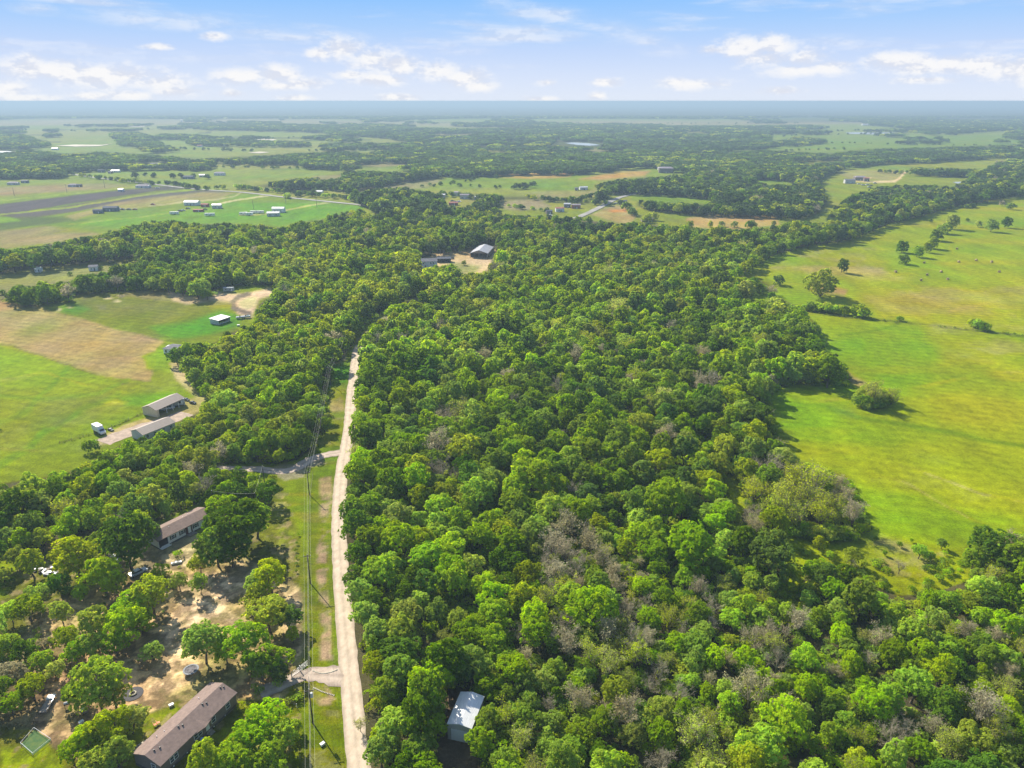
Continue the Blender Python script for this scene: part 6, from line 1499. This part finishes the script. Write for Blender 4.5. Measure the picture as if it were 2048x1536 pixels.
# scrap heap pieces
for i in range(22):
    px, py = 90 + rnd.gauss(0, 11), 1140 + rnd.gauss(0, 6); p = P(px, py); m_ = rnd.choice([white_roof, palegrey_w, wood_m, steel, black])
    o = MB().prism([(-.5*rnd.uniform(.6,1.4),0),(.5*rnd.uniform(.6,1.4),.02),(.45,.15+rnd.random()*.5),(-.35,.12+rnd.random()*.5)], -.4, .4*rnd.uniform(.5,1.5)).build('scrap_piece', m_, None, (p.x,p.y,0)); o.rotation_euler.z = rnd.uniform(0, 6); tag(o, 'loose scrap piece in the white and grey junk heap at the left edge', 'scrap', 'junk heap beside the left yard')
for (px, py, lab, m_) in ((166,1420,'white storage bin among yard clutter left of the brown-roofed home', white_roof),(172,1424,'tan storage bin among yard clutter left of the brown-roofed home', wood_m),(163,1446,'small white bin on the dirt below the yard clutter', trimw),(343,1412,'crumpled white tarp bundle on grass behind the brown-roofed home', white_roof),(477,652,'pale bin on the green patch right of the field shelter', white_roof),(645,1490,'small pale box under the reddish shrub on the verge', white_roof)):
    p = P(px, py); o = empty('storage_bin', (p.x,p.y,0), rnd.random()); tag(o, lab, 'bin'); k = 1.0 if py > 800 else 1.6
    MB().box(-.45*k,.45*k,-.3*k,.3*k,0,.45*k).build('body', m_, o, bevel=.04); MB().box(-.48*k,.48*k,-.33*k,.33*k,.453*k,.52*k).build('lid', m_, o)
camper(487, 637, math.radians(25), 8, 'low grey flat trailer loaded with pipes by the round dirt track', body=mat('camper_grey', (0.35,0.38,0.4)), cat='trailer', name='cargo_trailer', h=.9)
# hay bales
HB = [(1913.5,499),(1848,527),(1917,525),(1952,522),(1983,525),(1791,545),(1854,551),(1882,545),(1895,560),(1842,562),(1998,545)]
hay = mat('straw', (.42,.32,.16), nscale=2, namt=.35, bump=.4)
HL = ['farthest hay bale, nearest the diagonal tree row','leftmost hay bale of the second row, right of the paired trees','hay bale second from left in the back row','hay bale third from left in the back row','hay bale at the right end of the back row','hay bale farthest left, apart from the others','hay bale in the middle row, left one','hay bale in the middle row, right one','nearest hay bale on the right of the front pair','nearest hay bale on the left of the front pair','hay bale farthest right in the middle row']
for (px, py), lb in zip(HB, HL):
    p = P(px, py); b = MB().tube((-.75,0,.85),(.75,0,.85),.85,n=20).build('hay_bale', hay, None, (p.x,p.y,0), bevel=.06); b.rotation_euler.z = rnd.uniform(0, 3); tag(b, lb, 'hay bale', 'round hay bales in the right meadow')
# young plants in a row on the lawn
for x, y in along([(596,1072),(592,1100),(594,1120),(592,1145)], 6):
    p = P(x, y); V_, tn, C_ = crown_np(.5, .4, .45, 6, 160, .16, int(y), .5, .9, -.2); o = link('lawn_shrub', cards_mesh('lawn_shrub', V_, tn, LEAF['dark']), None, (p.x,p.y,0)); tag(o, 'tiny round shrub in the short row on the lawn left of the wires', 'shrub', 'row of tiny lawn shrubs')
# ------------------------------------------------------------------ haze
hb = MB(); hb.box(-95000, 95000, -65000, 66000, -1.5, 121)
hm = bpy.data.materials.new('haze_air'); hm.use_nodes = True; t = hm.node_tree
for n in list(t.nodes):
    if n.type == 'BSDF_PRINCIPLED': t.nodes.remove(n)
pv = t.nodes.new('ShaderNodeVolumePrincipled'); pv.inputs['Color'].default_value = (0.42, 0.565, 0.69, 1); pv.inputs['Density'].default_value = 0.00021
pv.inputs['Anisotropy'].default_value = 0.1
t.links.new(pv.outputs[0], [n for n in t.nodes if n.type == 'OUTPUT_MATERIAL'][0].inputs['Volume'])
tag(hb.build('haze', hm), kind='stuff')
